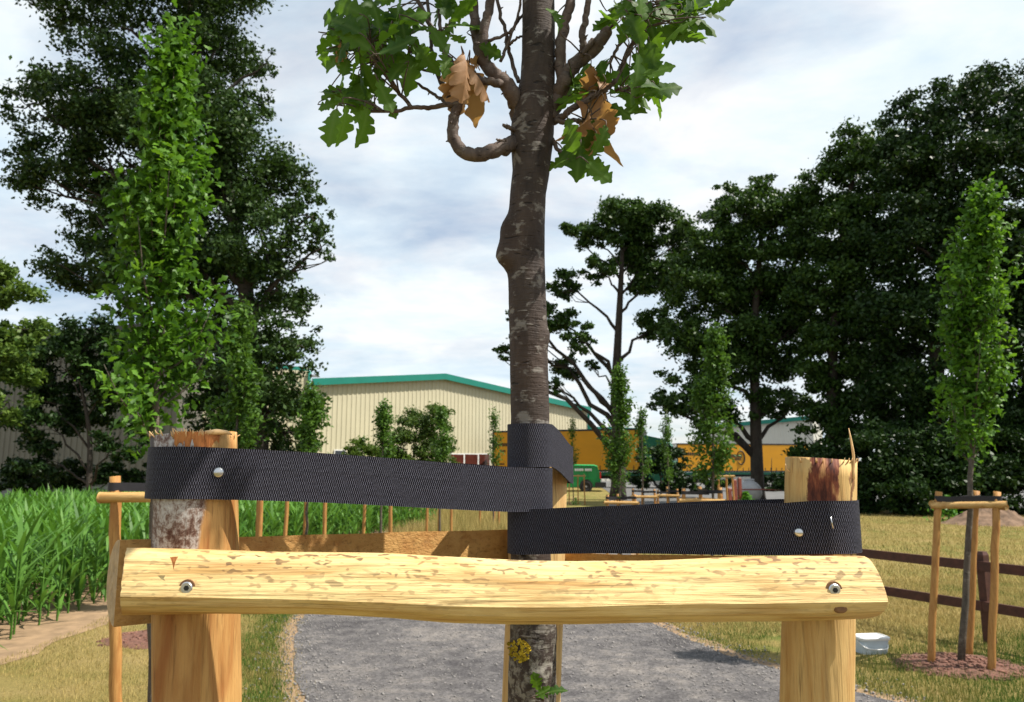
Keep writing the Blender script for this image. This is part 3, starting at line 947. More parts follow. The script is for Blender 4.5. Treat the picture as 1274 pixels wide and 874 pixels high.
shrub('hedge_shrub', 'low black green undergrowth behind the grey tank', 52, 960, [(885, 604, 13, 0), (905, 606, 12, 0), (960, 606, 18, 0), (985, 604, 20, 0), (1008, 600, 24, 0)], 14000, 0.2, M['dark_tree'])
shrub('shrub', 'low dark undergrowth along the foot of the shaded warehouse', 26, 90, [(40, 592, 24, 0), (90, 592, 22, 0), (140, 592, 22, 0), (180, 594, 18, 0), (10, 588, 26, 0)], 20000, 0.13, M['dark_tree'])


def weed(label, px, py, Y, hgt, n):
    p = P(px, py, Y)
    t = thing('weed', label, 'weed', (p.x, Y, gz(Y)))
    pts = rng.normal(0, 1, (n, 3)) * np.array([0.32, 0.25, 0.0]) * hgt
    z = rng.random(n) ** 0.8 * hgt
    pts[:, :2] *= (1.15 - z / hgt)[:, None]
    pts[:, 2] = z
    pts += np.array([p.x, Y, gz(Y)])
    Vv, Fq, rn = leaf_cloud(pts, hgt * 0.16, 0.3)
    part('leaves', mk('leaves', Vv, Fq, False, rn), M['weed'], t, kind='stuff')
    part('stem', mk('stem', *tube([(p.x, Y, gz(Y) - 0.02), (p.x + 0.01, Y, gz(Y) + hgt * 0.95)], [0.02 * hgt, 0.005], 5)), M['thin_bark'], t)


weed('tall bright green weed at the edge of the dark hedge', 1178, 620, 24, 0.8, 300)
weed('bushy green weed beside the grey tank', 928, 620, 26, 0.85, 450)
weed('green weed on the verge below the parked van', 716, 622, 36, 0.35, 160)


# ------------------------------------------------------------------ straps
def belt(name, cA, rA, cB, rB, zA, zB, w, th=0.0018, seg=22, sub=10):
    ax, ay = cA
    bx, by = cB
    d = math.hypot(bx - ax, by - ay)
    al = math.atan2(by - ay, bx - ax)
    rA2, rB2 = rA + 0.0006, rB + 0.0006
    phi = math.acos(max(-1, min(1, (rA2 - rB2) / d)))
    path = []
    for k in range(seg + 1):
        a = al + phi + (2 * math.pi - 2 * phi) * k / seg
        path.append((ax, ay, rA2, a, zA))
    a0, b0 = path[-1], (bx, by, rB2, al - phi, zB)

    def pos(p, e):
        return (p[0] + (p[2] + e) * math.cos(p[3]), p[1] + (p[2] + e) * math.sin(p[3]))
    ring = [(pos(p, 0), pos(p, th), p[4]) for p in path]
    arcB = [(bx, by, rB2, al - phi + 2 * phi * k / seg, zB) for k in range(seg + 1)]

    def straight(p, q):
        out = []
        for k in range(1, sub):
            t = k / sub
            i0, i1, o0, o1 = pos(p, 0), pos(q, 0), pos(p, th), pos(q, th)
            out.append(((i0[0] + (i1[0] - i0[0]) * t, i0[1] + (i1[1] - i0[1]) * t), (o0[0] + (o1[0] - o0[0]) * t, o0[1] + (o1[1] - o0[1]) * t), p[4] + (q[4] - p[4]) * t + 0.0012 * math.sin(math.pi * t * 1.7)))
        return out
    ring += straight(path[-1], arcB[0])
    ring += [(pos(p, 0), pos(p, th), p[4]) for p in arcB]
    ring += straight(arcB[-1], path[0])
    ring.append(ring[0])
    V, Fa, UV = [], [], []
    u = 0
    for i, (a, b, z) in enumerate(ring):
        if i:
            u += math.hypot(b[0] - ring[i - 1][1][0], b[1] - ring[i - 1][1][1])
        V += [(b[0], b[1], z - w / 2), (b[0], b[1], z + w / 2), (a[0], a[1], z + w / 2), (a[0], a[1], z - w / 2)]
        UV += [(u, 0), (u, w), (u, w + th), (u, -th)]
    for i in range(len(ring) - 1):
        for k in range(4):
            k2 = (k + 1) % 4
            Fa.append((4 * i + k, 4 * i + 4 + k, 4 * i + 4 + k2, 4 * i + k2))
    me = mk(name, V, Fa, True, None, UV)
    me.set_sharp_from_angle(angle=math.radians(40))
    return me


# ------------------------------------------------------------------ the near stake frame
FRAME = thing('stake_frame', 'pale peeled log stake frame with thick crossbar round the near oak trunk', 'tree stake', (0, 0.85, 0), 0, 'wooden stake frames round the young trees')
TRUNK = thing('young_oak_tree', 'young oak trunk strapped to the near frame with lobed and withered leaves', 'tree', (0.022, 0.86, 0), 0)
YL = 0.74


def post_mesh(name, c_top, c_bot, r_top, r_bot, seed, seg=40, rings=60, flat=None):
    """round stake from the ground to its top with knife facets and a slightly uneven surface"""
    pts = [c_bot.lerp(c_top, i / rings) for i in range(rings + 1)]
    rad = [r_bot + (r_top - r_bot) * i / rings for i in range(rings + 1)]

    def fn(i, a, p, d, r):
        q = Vector((math.cos(a) * 1.1, math.sin(a) * 1.1, p.z * 5 + seed))
        r = r * (1 + 0.022 * mnoise.noise(q * 1.4) + 0.010 * mnoise.noise(q * 4.5))
        if flat:
            r = flat(a, p, d, r)
        return r
    return tube(pts, rad, seg, True, fn)


def extend_down(a, b):
    """axis through two points, carried down to the ground"""
    t = (a.z + 0.02) / (a.z - b.z)
    return a + (b - a) * t


# left stake
lt = P(242, 541, YL)
lb = P(245.5, 860, YL)
lbase = extend_down(lt, lb)


def flat_left(a, p, d, r):
    # split face: the front was sawn flat below the crossbar
    k = min(1, max(0, (1.40 - p.z) / 0.03))
    c = -d.y
    if k > 0 and c > 0.80:
        r = r * (1 - k) + k * min(r, r * 0.80 / c)
    return r


me = mk('stake', *post_mesh('stake', lt, lbase, 0.0382, 0.036, 1.0, 56, 110, flat_left))
s = part('stake', me, M['stake_left'], FRAME, 'stake with grey flaky bark and a torn orange top')
# move the material's x origin onto the stake axis
def recentre(o, p):
    o.data.transform(Matrix.Translation(-(Vector((p.x, p.y, 0)) - ORG['stake_frame'])))
    o.location = Vector((p.x, p.y, 0)) - ORG['stake_frame']


recentre(s, lt.lerp(lbase, 0.05))
# torn fibres on the top rim
OFF = Vector((lt.lerp(lbase, 0.05).x, lt.lerp(lbase, 0.05).y, 0))
mb = MB()
for i in range(60):
    a = rng.uniform(0, 2 * math.pi) if i < 26 else rng.uniform(-1.7, -0.5)
    rr = 0.0384
    p0 = Vector((lt.x + rr * math.cos(a), lt.y + rr * math.sin(a), lt.z - rng.uniform(0.001, 0.006)))
    h = rng.uniform(0.0008, 0.003) if i < 26 else rng.uniform(0.001, 0.0045)
    p1 = Vector((p0.x + rng.normal(0, 0.002) + 0.001 * math.cos(a), p0.y + 0.002 * math.sin(a), lt.z + h))
    mb.tube([p0 - OFF, p0.lerp(p1, 0.6) - OFF, p1 - OFF], [0.0006, 0.0005, 0.0002], 4)
part('fibres', mb.mesh('fibres'), M['splinter'], s, world=False, kind='stuff')
mb = MB()
mb.tube([lt + Vector(v) - OFF for v in ((0.022, -0.030, 0.000), (0.031, -0.026, 0.0012), (0.039, -0.022, 0.001), (0.043, -0.02, -0.001))], [0.002, 0.0028, 0.0018, 0.0005], 6)
part('splinter', mb.mesh('splinter'), M['splinter'], s, world=False)
# scar of torn red wood below the rim
V, Fa = [], []
na, nzs = 18, 12
for j in range(nzs + 1):
    for i in range(na + 1):
        a = -1.62 + 1.02 * i / na
        dep = 0.024 * (0.55 + 0.45 * math.sin(i * 2.3) * math.sin(i * 0.9 + 1)) * (1 if 3 < i < 15 else 0.5)
        z = lt.z + 0.001 - (0.006 + dep) * j / nzs
        r = 0.0388 + 0.0018 * mnoise.noise(Vector((i * 0.9, j * 0.12, 3))) + 0.0006 * (1 - j / nzs) - 0.0012 * (j == nzs)
        V.append((lt.x + r * math.cos(a), lt.y + r * math.sin(a), z))
for j in range(nzs):
    for i in range(na):
        q = j * (na + 1) + i
        Fa.append((q, q + na + 1, q + na + 2, q + 1))
sc = part('torn_wood', mk('torn_wood', V, Fa), M['torn'], s, 'red brown torn wood fibres', world=False)
sc.data.transform(Matrix.Translation(-OFF))

# right stake
rt = P(1021, 572, YL)
rb = P(1016, 860, YL)
rbase = extend_down(rt, rb)
me = mk('stake', *post_mesh('stake', rt, rbase, 0.0318, 0.0315, 4.0, 48, 100))
s2 = part('stake', me, M['stake_right'], FRAME, 'smooth pale stake with a ragged streak of red bark')
recentre(s2, rt)
mb = MB()
mb.tube(catmull([rt + Vector((0.019, -0.0245, -0.018)), rt + Vector((0.020, -0.026, 0.0)), rt + Vector((0.0185, -0.028, 0.012)), rt + Vector((0.0165, -0.028, 0.028))], 10), [0.0013] * 6 + [0.0012, 0.001, 0.0009, 0.0007, 0.0003], 6)
for v in range(len(mb.V)):
    mb.V[v] = tuple(Vector(mb.V[v]) - Vector((rt.x, rt.y, 0)))
part('splinter', mb.mesh('splinter'), M['splinter'], s2, world=False)
mb = MB()
for i in range(14):
    a = rng.uniform(-2.6, -0.1)
    p0 = rt + Vector((0.0317 * math.cos(a), 0.0317 * math.sin(a), -0.003))
    mb.tube([p0, p0 + Vector((0.002 * math.cos(a), 0.002 * math.sin(a), rng.uniform(0.0032, 0.0045)))], [0.0006, 0.0002], 4)
mb.tube(catmull([rt + Vector((-0.0312, -0.006, -0.012)), rt + Vector((-0.035, -0.007, -0.009)), rt + Vector((-0.036, -0.007, -0.004))], 6), [0.0006] * 6 + [0.0002], 4)
for v in range(len(mb.V)):
    mb.V[v] = tuple(Vector(mb.V[v]) - Vector((rt.x, rt.y, 0)))
part('fibres', mb.mesh('fibres'), M['splinter'], s2, world=False, kind='stuff')

# back stake, right behind the trunk
bt = P(672, 566, 1.0)
bb = P(662, 840, 1.0)
bbase = extend_down(bt, bb)
me = mk('stake', *post_mesh('stake', bt, bbase, 0.036, 0.0355, 9.0, 40, 60))
s3 = part('stake', me, M['stake_back'], FRAME, 'light stake hidden right behind the oak trunk')


# front crossbar: knife-peeled log, flat against the stakes
def facet_profile(corners, rnd_deg=5):
    """list of (angle, radius) for a rounded polygon; corners = (angle in degrees, radius)"""
    pts = [Vector((math.cos(math.radians(a)) * r, math.sin(math.radians(a)) * r)) for a, r in corners]
    return pts


def front_log():
    XP = [128, 150, 250, 380, 480, 560, 640, 720, 800, 900, 1000, 1092, 1104]
    TOP = [684, 684, 687, 689, 692, 696, 699, 701, 700, 697, 695, 695, 696]
    BOT = [771, 771, 769, 770, 774, 779, 781, 781, 780, 779, 777, 775, 774]
    YF = 0.662         # front of the log
    YBACK = 0.7045     # flat face on the stakes
    n = 120
    V, Fa = [], []
    # facet corners as fractions (up: +1 top .. -1 bottom, depth 0 back .. 1 front)
    cor = [(0.78, 0.0), (0.93, 0.14), (0.985, 0.26), (1.0, 0.36), (0.97, 0.46), (0.88, 0.565), (0.70, 0.68), (0.45, 0.78), (0.15, 0.875), (-0.08, 0.945), (-0.31, 1.0), (-0.62, 0.88), (-0.86, 0.62), (-1.0, 0.34), (-0.99, 0.2), (-0.88, 0.0)]
    # subdivide edges so that noise can act, keep corners crisp
    prof = []
    for i in range(len(cor)):
        a, b = cor[i], cor[(i + 1) % len(cor)]
        m = 4
        for k in range(m):
            t = k / m
            prof.append((a[0] + (b[0] - a[0]) * t, a[1] + (b[1] - a[1]) * t))
    m = len(prof)
    x0, x1 = 150.0, 1104.0
    for i in range(n + 1):
        t = i / n
        px = x0 + (x1 - x0) * t
        a = P(px, interp(XP, TOP, px), YF + 0.012)
        b = P(px, interp(XP, BOT, px), YF + 0.012)
        cz, hz = (a.z + b.z) / 2, (a.z - b.z) / 2
        x = P(px, 735, YF).x
        for k, (u, w) in enumerate(prof):
            q = Vector((x * 7, u * 1.6, w * 1.6))
            q2 = Vector((x * 9, u * 0.7, w * 0.7))
            nn = 0.05 * mnoise.noise(q2 + Vector((3, 0, 0))) + 0.012 * mnoise.noise(q * 2.7)
            f = 1 + nn
            eg = 0.13 * mnoise.noise(Vector((x * 6 + 1.7, 0.3, 8.1))) * math.exp(-((u + 0.31) / 0.28) ** 2)
            yy = YBACK - (YBACK - YF) * w * (f if w > 0.05 else 1)
            xx = x
            if i == 0:      # mitred left end, cut back so that the end grain shows
                xx = x - 0.0165 * (1 - w) ** 1.0 - 0.001 * mnoise.noise(q * 5)
            if i == n:
                xx = x + 0.0006 * mnoise.noise(q * 6) - 0.0045 * max(0, u) ** 2 - 0.002 * max(0, -u) ** 2
            V.append((xx, yy, cz + hz * (u + eg) * f))
    for i in range(n):
        for k in range(m):
            k2 = (k + 1) % m
            Fa.append((i * m + k, (i + 1) * m + k, (i + 1) * m + k2, i * m + k2))
    Fa.append(tuple(range(n * m, n * m + m)))
    me = mk('crossbar', V, Fa, False)
    me.polygons.foreach_set('use_smooth', np.ones(len(me.polygons), dtype=bool))
    me.set_sharp_from_angle(angle=math.radians(21))
    end = mk('end_grain', V[:m], [tuple(reversed(range(m)))], False)
    return me, end


lm, lend = front_log()
log = part('crossbar', lm, M['log'], FRAME, 'thick yellow peeled half log with brown flecks')
part('end_grain', lend, M['end_grain'], log, 'mitred grey brown sawn end')


# back crossbars (half logs, flat side inwards)
def half_log(pa, pb, outw, h0, h1, dep, z0, z1, ext0, ext1):
    """pa/pb: flat-face points (x, y) on the two stakes; outw: outward unit vector"""
    pa, pb = Vector(pa), Vector(pb)
    d = (pb - pa).normalized()
    a, b = pa - d * ext0, pb + d * ext1
    V, Fa = [], []
    n, m = 40, 14
    for i in range(n + 1):
        t = i / n
        p = a.lerp(b, t)
        hh, z = h0 + (h1 - h0) * t, z0 + (z1 - z0) * t
        for k in range(m + 1):
            an = math.pi * k / m
            nn = 1 + 0.03 * mnoise.noise(Vector((t * 6, math.cos(an), math.sin(an) + pa.x * 9)))
            V.append((p.x + outw[0] * dep * math.sin(an) * nn, p.y + outw[1] * dep * math.sin(an) * nn, z + hh * math.cos(an) * nn))
    w = m + 1
    for i in range(n):
        for k in range(m):
            Fa.append((i * w + k, i * w + k + 1, (i + 1) * w + k + 1, (i + 1) * w + k))
        Fa.append((i * w, (i + 1) * w, (i + 1) * w + m, i * w + m))
    body = list(Fa) + [tuple(n * w + k for k in range(m, -1, -1))]
    return V, body, V[:w], [tuple(range(w))]


def bar_part(parent, pa, pb, outw, h0, h1, dep, z0, z1, e0, e1, mat, label=None):
    V, B, EV, EF = half_log(pa, pb, outw, h0, h1, dep, z0, z1, e0, e1)
    me = mk('crossbar', V, B, True)
    me.set_sharp_from_angle(angle=math.radians(40))
    o = part('crossbar', me, mat, parent, label)
    part('end_grain', mk('end_grain', EV, EF, False), M['end_grain'], o)
    return o


lc, rc, bc = lt.lerp(lbase, 0.09), rt.lerp(rbase, 0.09), bt.lerp(bbase, 0.09)
ow = Vector((-0.614, 0.79))
bar_part(FRAME, (lc.x + ow.x * 0.037, lc.y + ow.y * 0.037), (bc.x + ow.x * 0.034, bc.y + ow.y * 0.034), ow, 0.0385, 0.034, 0.044, 1.3995, 1.392, 0.060, 0.05, M['bar'], 'back left half log with its flat face inwards')
ow2 = Vector((0.66, 0.75))
bar_part(FRAME, (rc.x + ow2.x * 0.0305, rc.y + ow2.y * 0.0305), (bc.x + ow2.x * 0.034, bc.y + ow2.y * 0.034), ow2, 0.030, 0.030, 0.040, 1.388, 1.364, -0.012, 0.05, M['bar'], 'back right half log mostly hidden by the front log')


# screws and nails
def screw(px, py, parent):
    c = P(px, py, 0.6664)
    mb = MB()
    mb.tube([c + Vector((0, 0.004, 0)), c + Vector((0, -0.0006, 0))], [0.0068, 0.0068], 24)
    ho = part('screw_hole', mb.mesh('screw_hole', False), M['hole'], parent)
    mb = MB()
    mb.tube([c + Vector((0, 0.003, 0)), c + Vector((0, -0.0016, 0)), c + Vector((0, -0.0024, 0))], [0.0050, 0.0050, 0.0042], 24)
    sc_ = part('screw_head', mb.mesh('screw_head', False), M['metal'], ho)
    mb = MB()
    mb.tube([c + Vector((0.0002, -0.001, 0)), c + Vector((0.0002, -0.00275, 0))], [0.0023, 0.0023], 6)
    part('screw_socket', mb.mesh('screw_socket', False), M['socket'], ho)


screw(233, 731.5, log)
screw(1037.5, 734, log)
c = P(217, 698, 0.668)
mb = MB()
mb.add([c + Vector(v) for v in [(-0.004, 0.0, 0.003), (0.003, 0, 0.0035), (0.0015, -0.0012, -0.0005), (0.0004, -0.0016, -0.007), (-0.0014, -0.0012, -0.001)]], [(0, 1, 2, 3, 4)])
part('knot_chip', mb.mesh('knot_chip', False), M['torn'], log)

for (kx, ky, kr) in ((1046, 758, 0.0034),):
    w_ = 0.972
    kp = P(kx, ky, 0.7045 - 0.0425 * w_ + 0.0012)
    mb = MB()
    mb.tube([kp + Vector((0, 0.004, 0)), kp + Vector((0, -0.0006, 0)), kp + Vector((0, -0.0011, 0))], [kr * 1.2, kr, kr * 0.5], 14)
    mb.V = [(kp.x + (v[0] - kp.x) * 1.5, v[1], v[2]) for v in mb.V]
    part('knot', mb.mesh('knot'), M['hole'], log)
SW = 0.0465
t_pts = []
TY = 0.86
TR = [(-220, 668, 36), (-60, 669, 38), (10, 670, 40), (60, 670, 41), (100, 669, 43), (140, 664, 52), (165, 662, 54), (185, 661.5, 51), (215, 660.5, 46), (240, 657, 44.5), (280, 655, 45.5), (320, 655, 46), (350, 655.5, 46.5), (420, 657.5, 47), (520, 659.5, 48), (600, 659.5, 49), (690, 660, 50), (740, 661, 53), (790, 663, 57), (840, 662, 60), (900, 662, 60)]


def trunk_at(py):
    return interp([t[0] for t in TR], [t[1] for t in TR], py), interp([t[0] for t in TR], [t[2] for t in TR], py)


pys = list(np.arange(-200, 1100, 6.0))
tp, trd = [], []
for py in reversed(pys):
    cx, w = trunk_at(py)
    p = P(cx, py, TY)
    if p.z < 0.02:
        continue
    tp.append(p)
    dd = (p - Vector((0, 0, CAMZ))).dot(Vector((0, ct, st_)))
    trd.append(w / 2 * dd / F)
if tp[0].z > 0.0:
    low = Vector((tp[0].x, TY, 0.0))
    k = int(tp[0].z / 0.03)
    ext = [low.lerp(tp[0], i / k) for i in range(k)]
    tp = [Vector((low.x, TY, -0.02))] + ext + tp
    trd = [0.04] + [0.034 + (trd[0] - 0.034) * (i / k) ** 0.5 for i in range(k)] + trd
zb = P(640, 322, TY).z
zb2 = P(640, 285, TY).z
zk = P(684, 420, TY).z
zw = P(668, 820, TY).z


def trunk_fn(i, a, p, d, r):
    q = Vector((math.cos(a), math.sin(a), p.z * 9))
    v = r * (1 + 0.018 * mnoise.noise(q * 1.3) + 0.02 * mnoise.noise(q * 5.0) + 0.010 * mnoise.noise(Vector((math.cos(a) * 14, math.sin(a) * 14, p.z * 150))))
    lf = max(0.0, -d.x * 0.94 - d.y * 0.3)
    up_ = (p.z - zb)
    v += 0.0165 * lf ** 6 * math.exp(-(up_ / (0.012 if up_ < 0 else 0.028)) ** 2)
    v += 0.007 * lf ** 6 * math.exp(-((p.z - zb2) / 0.013) ** 2)
    rt_ = max(0.0, d.x * 0.9 - d.y * 0.4)
    v += 0.0045 * rt_ ** 8 * math.exp(-((p.z - zk) / 0.009) ** 2)
    fr = max(0.0, d.x * 0.25 - d.y * 0.97)
    wr = (p.z - zw) / 0.016
    v += 0.0035 * fr ** 10 * (math.exp(-wr * wr) - 0.8 * math.exp(-(wr * 2.4) ** 2))
    v += 0.0028 * max(0, d.x * .8 - d.y * .6) ** 6 * math.exp(-((p.z - zw - 0.03) / 0.018) ** 2)
    return v


tm = mk('trunk', *tube(tp, trd, 56, True, trunk_fn))
trunk = part('trunk', tm, M['oak_bark'], TRUNK)


def trunk_xy(z):
    return np.interp(z, [p.z for p in tp], [p.x for p in tp]), np.interp(z, [p.z for p in tp], trd)


def nail(p, n, r, parent, name='nail'):
    n = Vector(n).normalized()
    mb = MB()
    mb.tube([p - n * 0.004, p + n * 0.0008, p + n * 0.0018, p + n * 0.0024], [r, r, r * 0.75, r * 0.2], 16)
    return part(name, mb.mesh(name), M['metal'], parent)


zl = P(230, 588.5, 0.702).z
ztl = P(660, 609.5, 0.838).z
xt, rt_r = trunk_xy(ztl)
lax = lt.lerp(lbase, (lt.z - zl) / (lt.z - lbase.z))
stp1 = part('strap', belt('strap', (lax.x, lax.y), 0.0395, (xt, TY), rt_r * 1.03, zl, ztl, SW), M['strap'], FRAME, 'sunlit black webbing strap from the barked stake to the trunk')
al = math.atan2(TY - lax.y, xt - lax.x)
nn = Vector((math.sin(al), -math.cos(al), 0))
pn = on_plane(272, 588, (lax.x + nn.x * 0.0418, lax.y + nn.y * 0.0418), (xt + nn.x * (rt_r + 0.002), TY + nn.y * (rt_r + 0.002)))
nail(pn, nn, 0.0048, stp1)

zr = P(1021, 657, 0.70).z
ztr = P(660, 662.5, 0.838).z
xt2, rt_r2 = trunk_xy(ztr)
rax = rt.lerp(rbase, (rt.z - zr) / (rt.z - rbase.z))
stp2 = part('strap', belt('strap', (rax.x, rax.y), 0.0328, (xt2, TY), rt_r2 * 1.04, zr, ztr, SW), M['strap'], FRAME, 'unlit black webbing strap from the pale stake to the trunk')
al = math.atan2(TY - rax.y, xt2 - rax.x)
nn = -Vector((math.sin(al), -math.cos(al), 0))
pn = on_plane(994, 663, (rax.x + nn.x * 0.0352, rax.y + nn.y * 0.0352), (xt2 + nn.x * (rt_r2 + 0.003), TY + nn.y * (rt_r2 + 0.003)))
nail(pn, nn, 0.0042, stp2)
# staple
pa, pb = P(1033, 644, rax.y - 0.0355), P(1036, 657, rax.y - 0.0355)
mb = MB()
mb.tube([pa + Vector((0, 0.004, 0)), pa + Vector((0, -0.001, 0)), pb + Vector((0, -0.001, 0)), pb + Vector((0, 0.004, 0))], 0.0007, 6)
part('staple', mb.mesh('staple'), M['metal'], stp2)

zt3 = P(660, 554, 0.838).z
zb3 = P(690, 575, 1.0).z
xt3, rt_r3 = trunk_xy(zt3)
bax = bt.lerp(bbase, 0.02)
part('strap', belt('strap', (bax.x + 0.004, bax.y), 0.0372, (xt3, TY), rt_r3 * 1.06, zb3 - 0.004, zt3, SW), M['strap'], FRAME, 'short black webbing strap looped round the trunk and back stake')

# lichen, bark chips and shoot at the foot of the visible trunk
lc_ = P(646, 812, 0.832)
V0, F0 = [], []
mb = MB()
for i in range(130):
    a, rr = rng.uniform(0, 2 * math.pi), 0.0115 * math.sqrt(rng.random())
    dx, dz = rr * math.cos(a), rr * math.sin(a) * 0.95
    xx = lc_.x + dx
    cx_, rr_ = trunk_xy(lc_.z + dz)
    off = xx - cx_
    yy = TY - math.sqrt(max(1e-6, (rr_ + 0.0005) ** 2 - off ** 2)) if abs(off) < rr_ else TY
    q = Vector((xx, yy, lc_.z + dz))
    s_ = rng.uniform(0.0008, 0.002)
    pts_ = []
    for k in range(6):
        an = k / 6 * 2 * math.pi
        pts_.append(q + Vector((math.cos(an) * s_ * rng.uniform(0.6, 1.3), -rng.uniform(0.0005, 0.0022), math.sin(an) * s_ * rng.uniform(0.6, 1.3))))
    pts_.append(q + Vector((0, -0.0004, 0)))
    mb.add(pts_, [(k, (k + 1) % 6, 6) for k in range(6)])
part('lichen', mb.mesh('lichen', False), M['lichen'], trunk, 'crusty yellow lichen patch', kind='stuff')


# ------------------------------------------------------------------ near oak: branches and leaves
def leaf_mesh(name, L, curl, fold, seed, simple_=False):
    r = random.Random(seed)
    if simple_:
        prof = [(0, .03), (.22, .17), (.32, .10), (.50, .27), (.60, .17), (.78, .25), (.88, .13), (1, .0)]
    else:
        prof = []
        ph = r.uniform(-0.6, 0.6)
        for i_ in range(40):
            t_ = i_ / 39
            e_ = 0.31 * max(0.0, math.sin(math.pi * min(1, t_ ** 1.2))) ** 0.75
            prof.append((t_, max(0.012 if t_ < 1 else 0.0, e_ * (0.36 + 0.64 * abs(math.sin(math.pi * 4.4 * t_ - 0.25 + 0.3 * ph)) ** 0.5))))
    V, Fa = [(-0.16 * L, 0, 0.01 * L)], []
    n = len(prof)
    wob = [1 + 0.13 * math.sin(k_ * 0.9 + seed * 2.1) for k_ in range(n)]
    for (t, w), q in zip(prof, wob):
        z = -curl * t * t * L
        x = t * L
        up_ = fold * w * L
        wl = w * L * q
        wr = w * L * (2 - q)
        rip = 0.022 * L * math.sin(t * 11 + seed) * (w / 0.25)
        V += [(x, wl, z + up_ + rip), (x, 0, z), (x, -wr, z + up_ - rip)]
    for i in range(n - 1):
        a = 1 + 3 * i
        Fa += [(a, a + 1, a + 4, a + 3), (a + 1, a + 2, a + 5, a + 4)]
    V.append((-0.16 * L, 0.010 * L, 0.01 * L))
    Fa.append((0, 2, len(V) - 1))
    V[0] = (-0.16 * L, -0.010 * L, 0.01 * L)
    return mk(name, V, Fa, True)


LEAVES = [leaf_mesh('leaf', 0.050, c_, f_, s_) for c_, f_, s_ in ((0.25, 0.25, 1), (0.5, 0.35, 2), (-0.1, 0.15, 3), (0.35, -0.2, 4))]
DEAD = [leaf_mesh('dead_leaf', 0.048, c_, f_, s_) for c_, f_, s_ in ((0.9, 1.0, 5), (0.6, -0.9, 6), (1.2, 0.7, 7))]
for m_ in LEAVES:
    m_.materials.append(M['leaf'])
for m_ in DEAD:
    m_.materials.append(M['leaf_dead'])

BR = {}


def pxpath(pts, Y):
    out = []
    for p in pts:
        out.append(P(p[0], p[1], Y + (p[2] if len(p) > 2 else 0)))
    return out


def branch(key, pts, w0, w1, Y=TY, name='branch', seg=10):
    pp = pxpath(pts, Y)
    n = max(10, 4 * len(pp))
    c_ = catmull(pp, n)
    c_ = [q + Vector((rng.normal(), rng.normal(), rng.normal())) * 0.0006 for q in c_]
    k = 0.86 / F / 2 * 1.04
    rad = [k * (w0 + (w1 - w0) * i / n) * (1 + 0.06 * math.sin(i * 2.1)) for i in range(n + 1)]
    mbb = MB()
    mbb.tube(c_, rad, seg)
    for i in range(3, n - 1, 4):            # buds and spur stubs
        dq = Vector((rng.normal(), rng.normal(), rng.normal() + 0.4)).normalized()
        mbb.tube([c_[i], c_[i] + dq * (rad[i] + 0.003)], [rad[i] * 0.5 + 0.0006, 0.0004], 5)
    BR[key] = c_
    return part(name, mbb.mesh(name), M['twig'], TRUNK)


branch('hook', [(640, 178, -.005), (625, 184, -.02), (600, 193, -.03), (578, 190, -.03), (565, 175, -.03), (563, 155, -.03), (568, 138, -.03), (575, 126, -.02)], 20, 11, name='branch', seg=14)
branch('left_out', [(571, 131, -.03), (555, 131, -.03), (535, 134, -.02), (515, 134, -.02), (490, 139, -.02), (465, 139, -.01), (448, 136, 0)], 7, 3.5)
branch('left_up', [(514, 135, -.02), (500, 120, -.02), (490, 108, 0), (481, 92, 0), (470, 75, 0), (458, 55, 0)], 5.5, 3.5)
branch('mid_up', [(566, 140, -.03), (555, 128, -.02), (540, 118, 0), (520, 104, 0), (500, 92, 0), (480, 80, 0)], 5, 2.5)
branch('twig_a', [(567, 138, -.03), (556, 118, 0), (545, 95, 0.01), (538, 70, 0.02), (536, 50, 0.02), (533, 20, 0.02), (530, -30, .02)], 7, 4)
branch('twig_b', [(570, 84, 0), (556, 70, 0), (545, 48, -.01), (532, 25, -.01), (520, 0, -.01), (505, -40, -.01)], 7, 5)
branch('twig_c', [(563, 84, 0), (548, 88, 0), (530, 88, 0), (510, 78, 0), (498, 70, 0)], 4.5, 2.5)
branch('twig_d', [(566, 112, -.01), (560, 88, -.01), (553, 62, 0), (548, 40, 0), (546, 10, 0), (540, -30, 0)], 6, 4)
branch('fork', [(650, 165, 0), (645, 138, 0), (638, 118, -.01), (630, 105, -.01), (618, 95, -.01), (607, 84, -.01), (598, 66, -.01), (593, 45, 0), (590, 20, 0), (588, -20, 0)], 24, 11, seg=16)
branch('fork_b', [(630, 106, -.01), (615, 103, -.02), (600, 100, -.02), (588, 92, -.02), (576, 82, -.02)], 12, 7)
branch('fork_c', [(603, 80, -.01), (601, 55, -.02), (604, 30, -.02), (609, 10, -.02), (614, -25, -.02)], 13, 11, seg=12)
branch('twig_e', [(645, 102, 0), (638, 80, .01), (632, 58, .01), (628, 35, .01), (620, 10, .01), (615, -30, .01)], 5.5, 4.5)
branch('twig_f', [(622, 77, 0), (632, 55, 0), (640, 33, 0), (646, 12, 0), (650, -20, 0)], 4.5, 3)
branch('twig_g', [(606, 52, -.01), (622, 46, -.01), (636, 38, 0), (650, 20, .01), (660, 5, .02)], 4.5, 3)
branch('twig_h', [(634, 55, 0), (642, 49, 0), (652, 44, .01)], 4, 2.5)
branch('stub_a', [(642, 163, -.01), (634, 159, -.02), (625, 156, -.025)], 7, 4)
branch('stub_b', [(638, 178, -.01), (628, 176, -.025), (618, 173, -.03)], 5, 2.5)
branch('right_main', [(684, 150, 0), (692, 125, 0), (701, 103, -.01), (708, 88, -.01), (722, 74, -.01), (738, 62, -.01), (748, 50, -.01), (757, 38, -.01)], 22, 15, seg=16)
branch('right_up', [(700, 98, -.01), (697, 75, -.01), (698, 52, -.01), (703, 28, -.01), (709, 5, -.01), (715, -30, -.01)], 15, 12, seg=12)
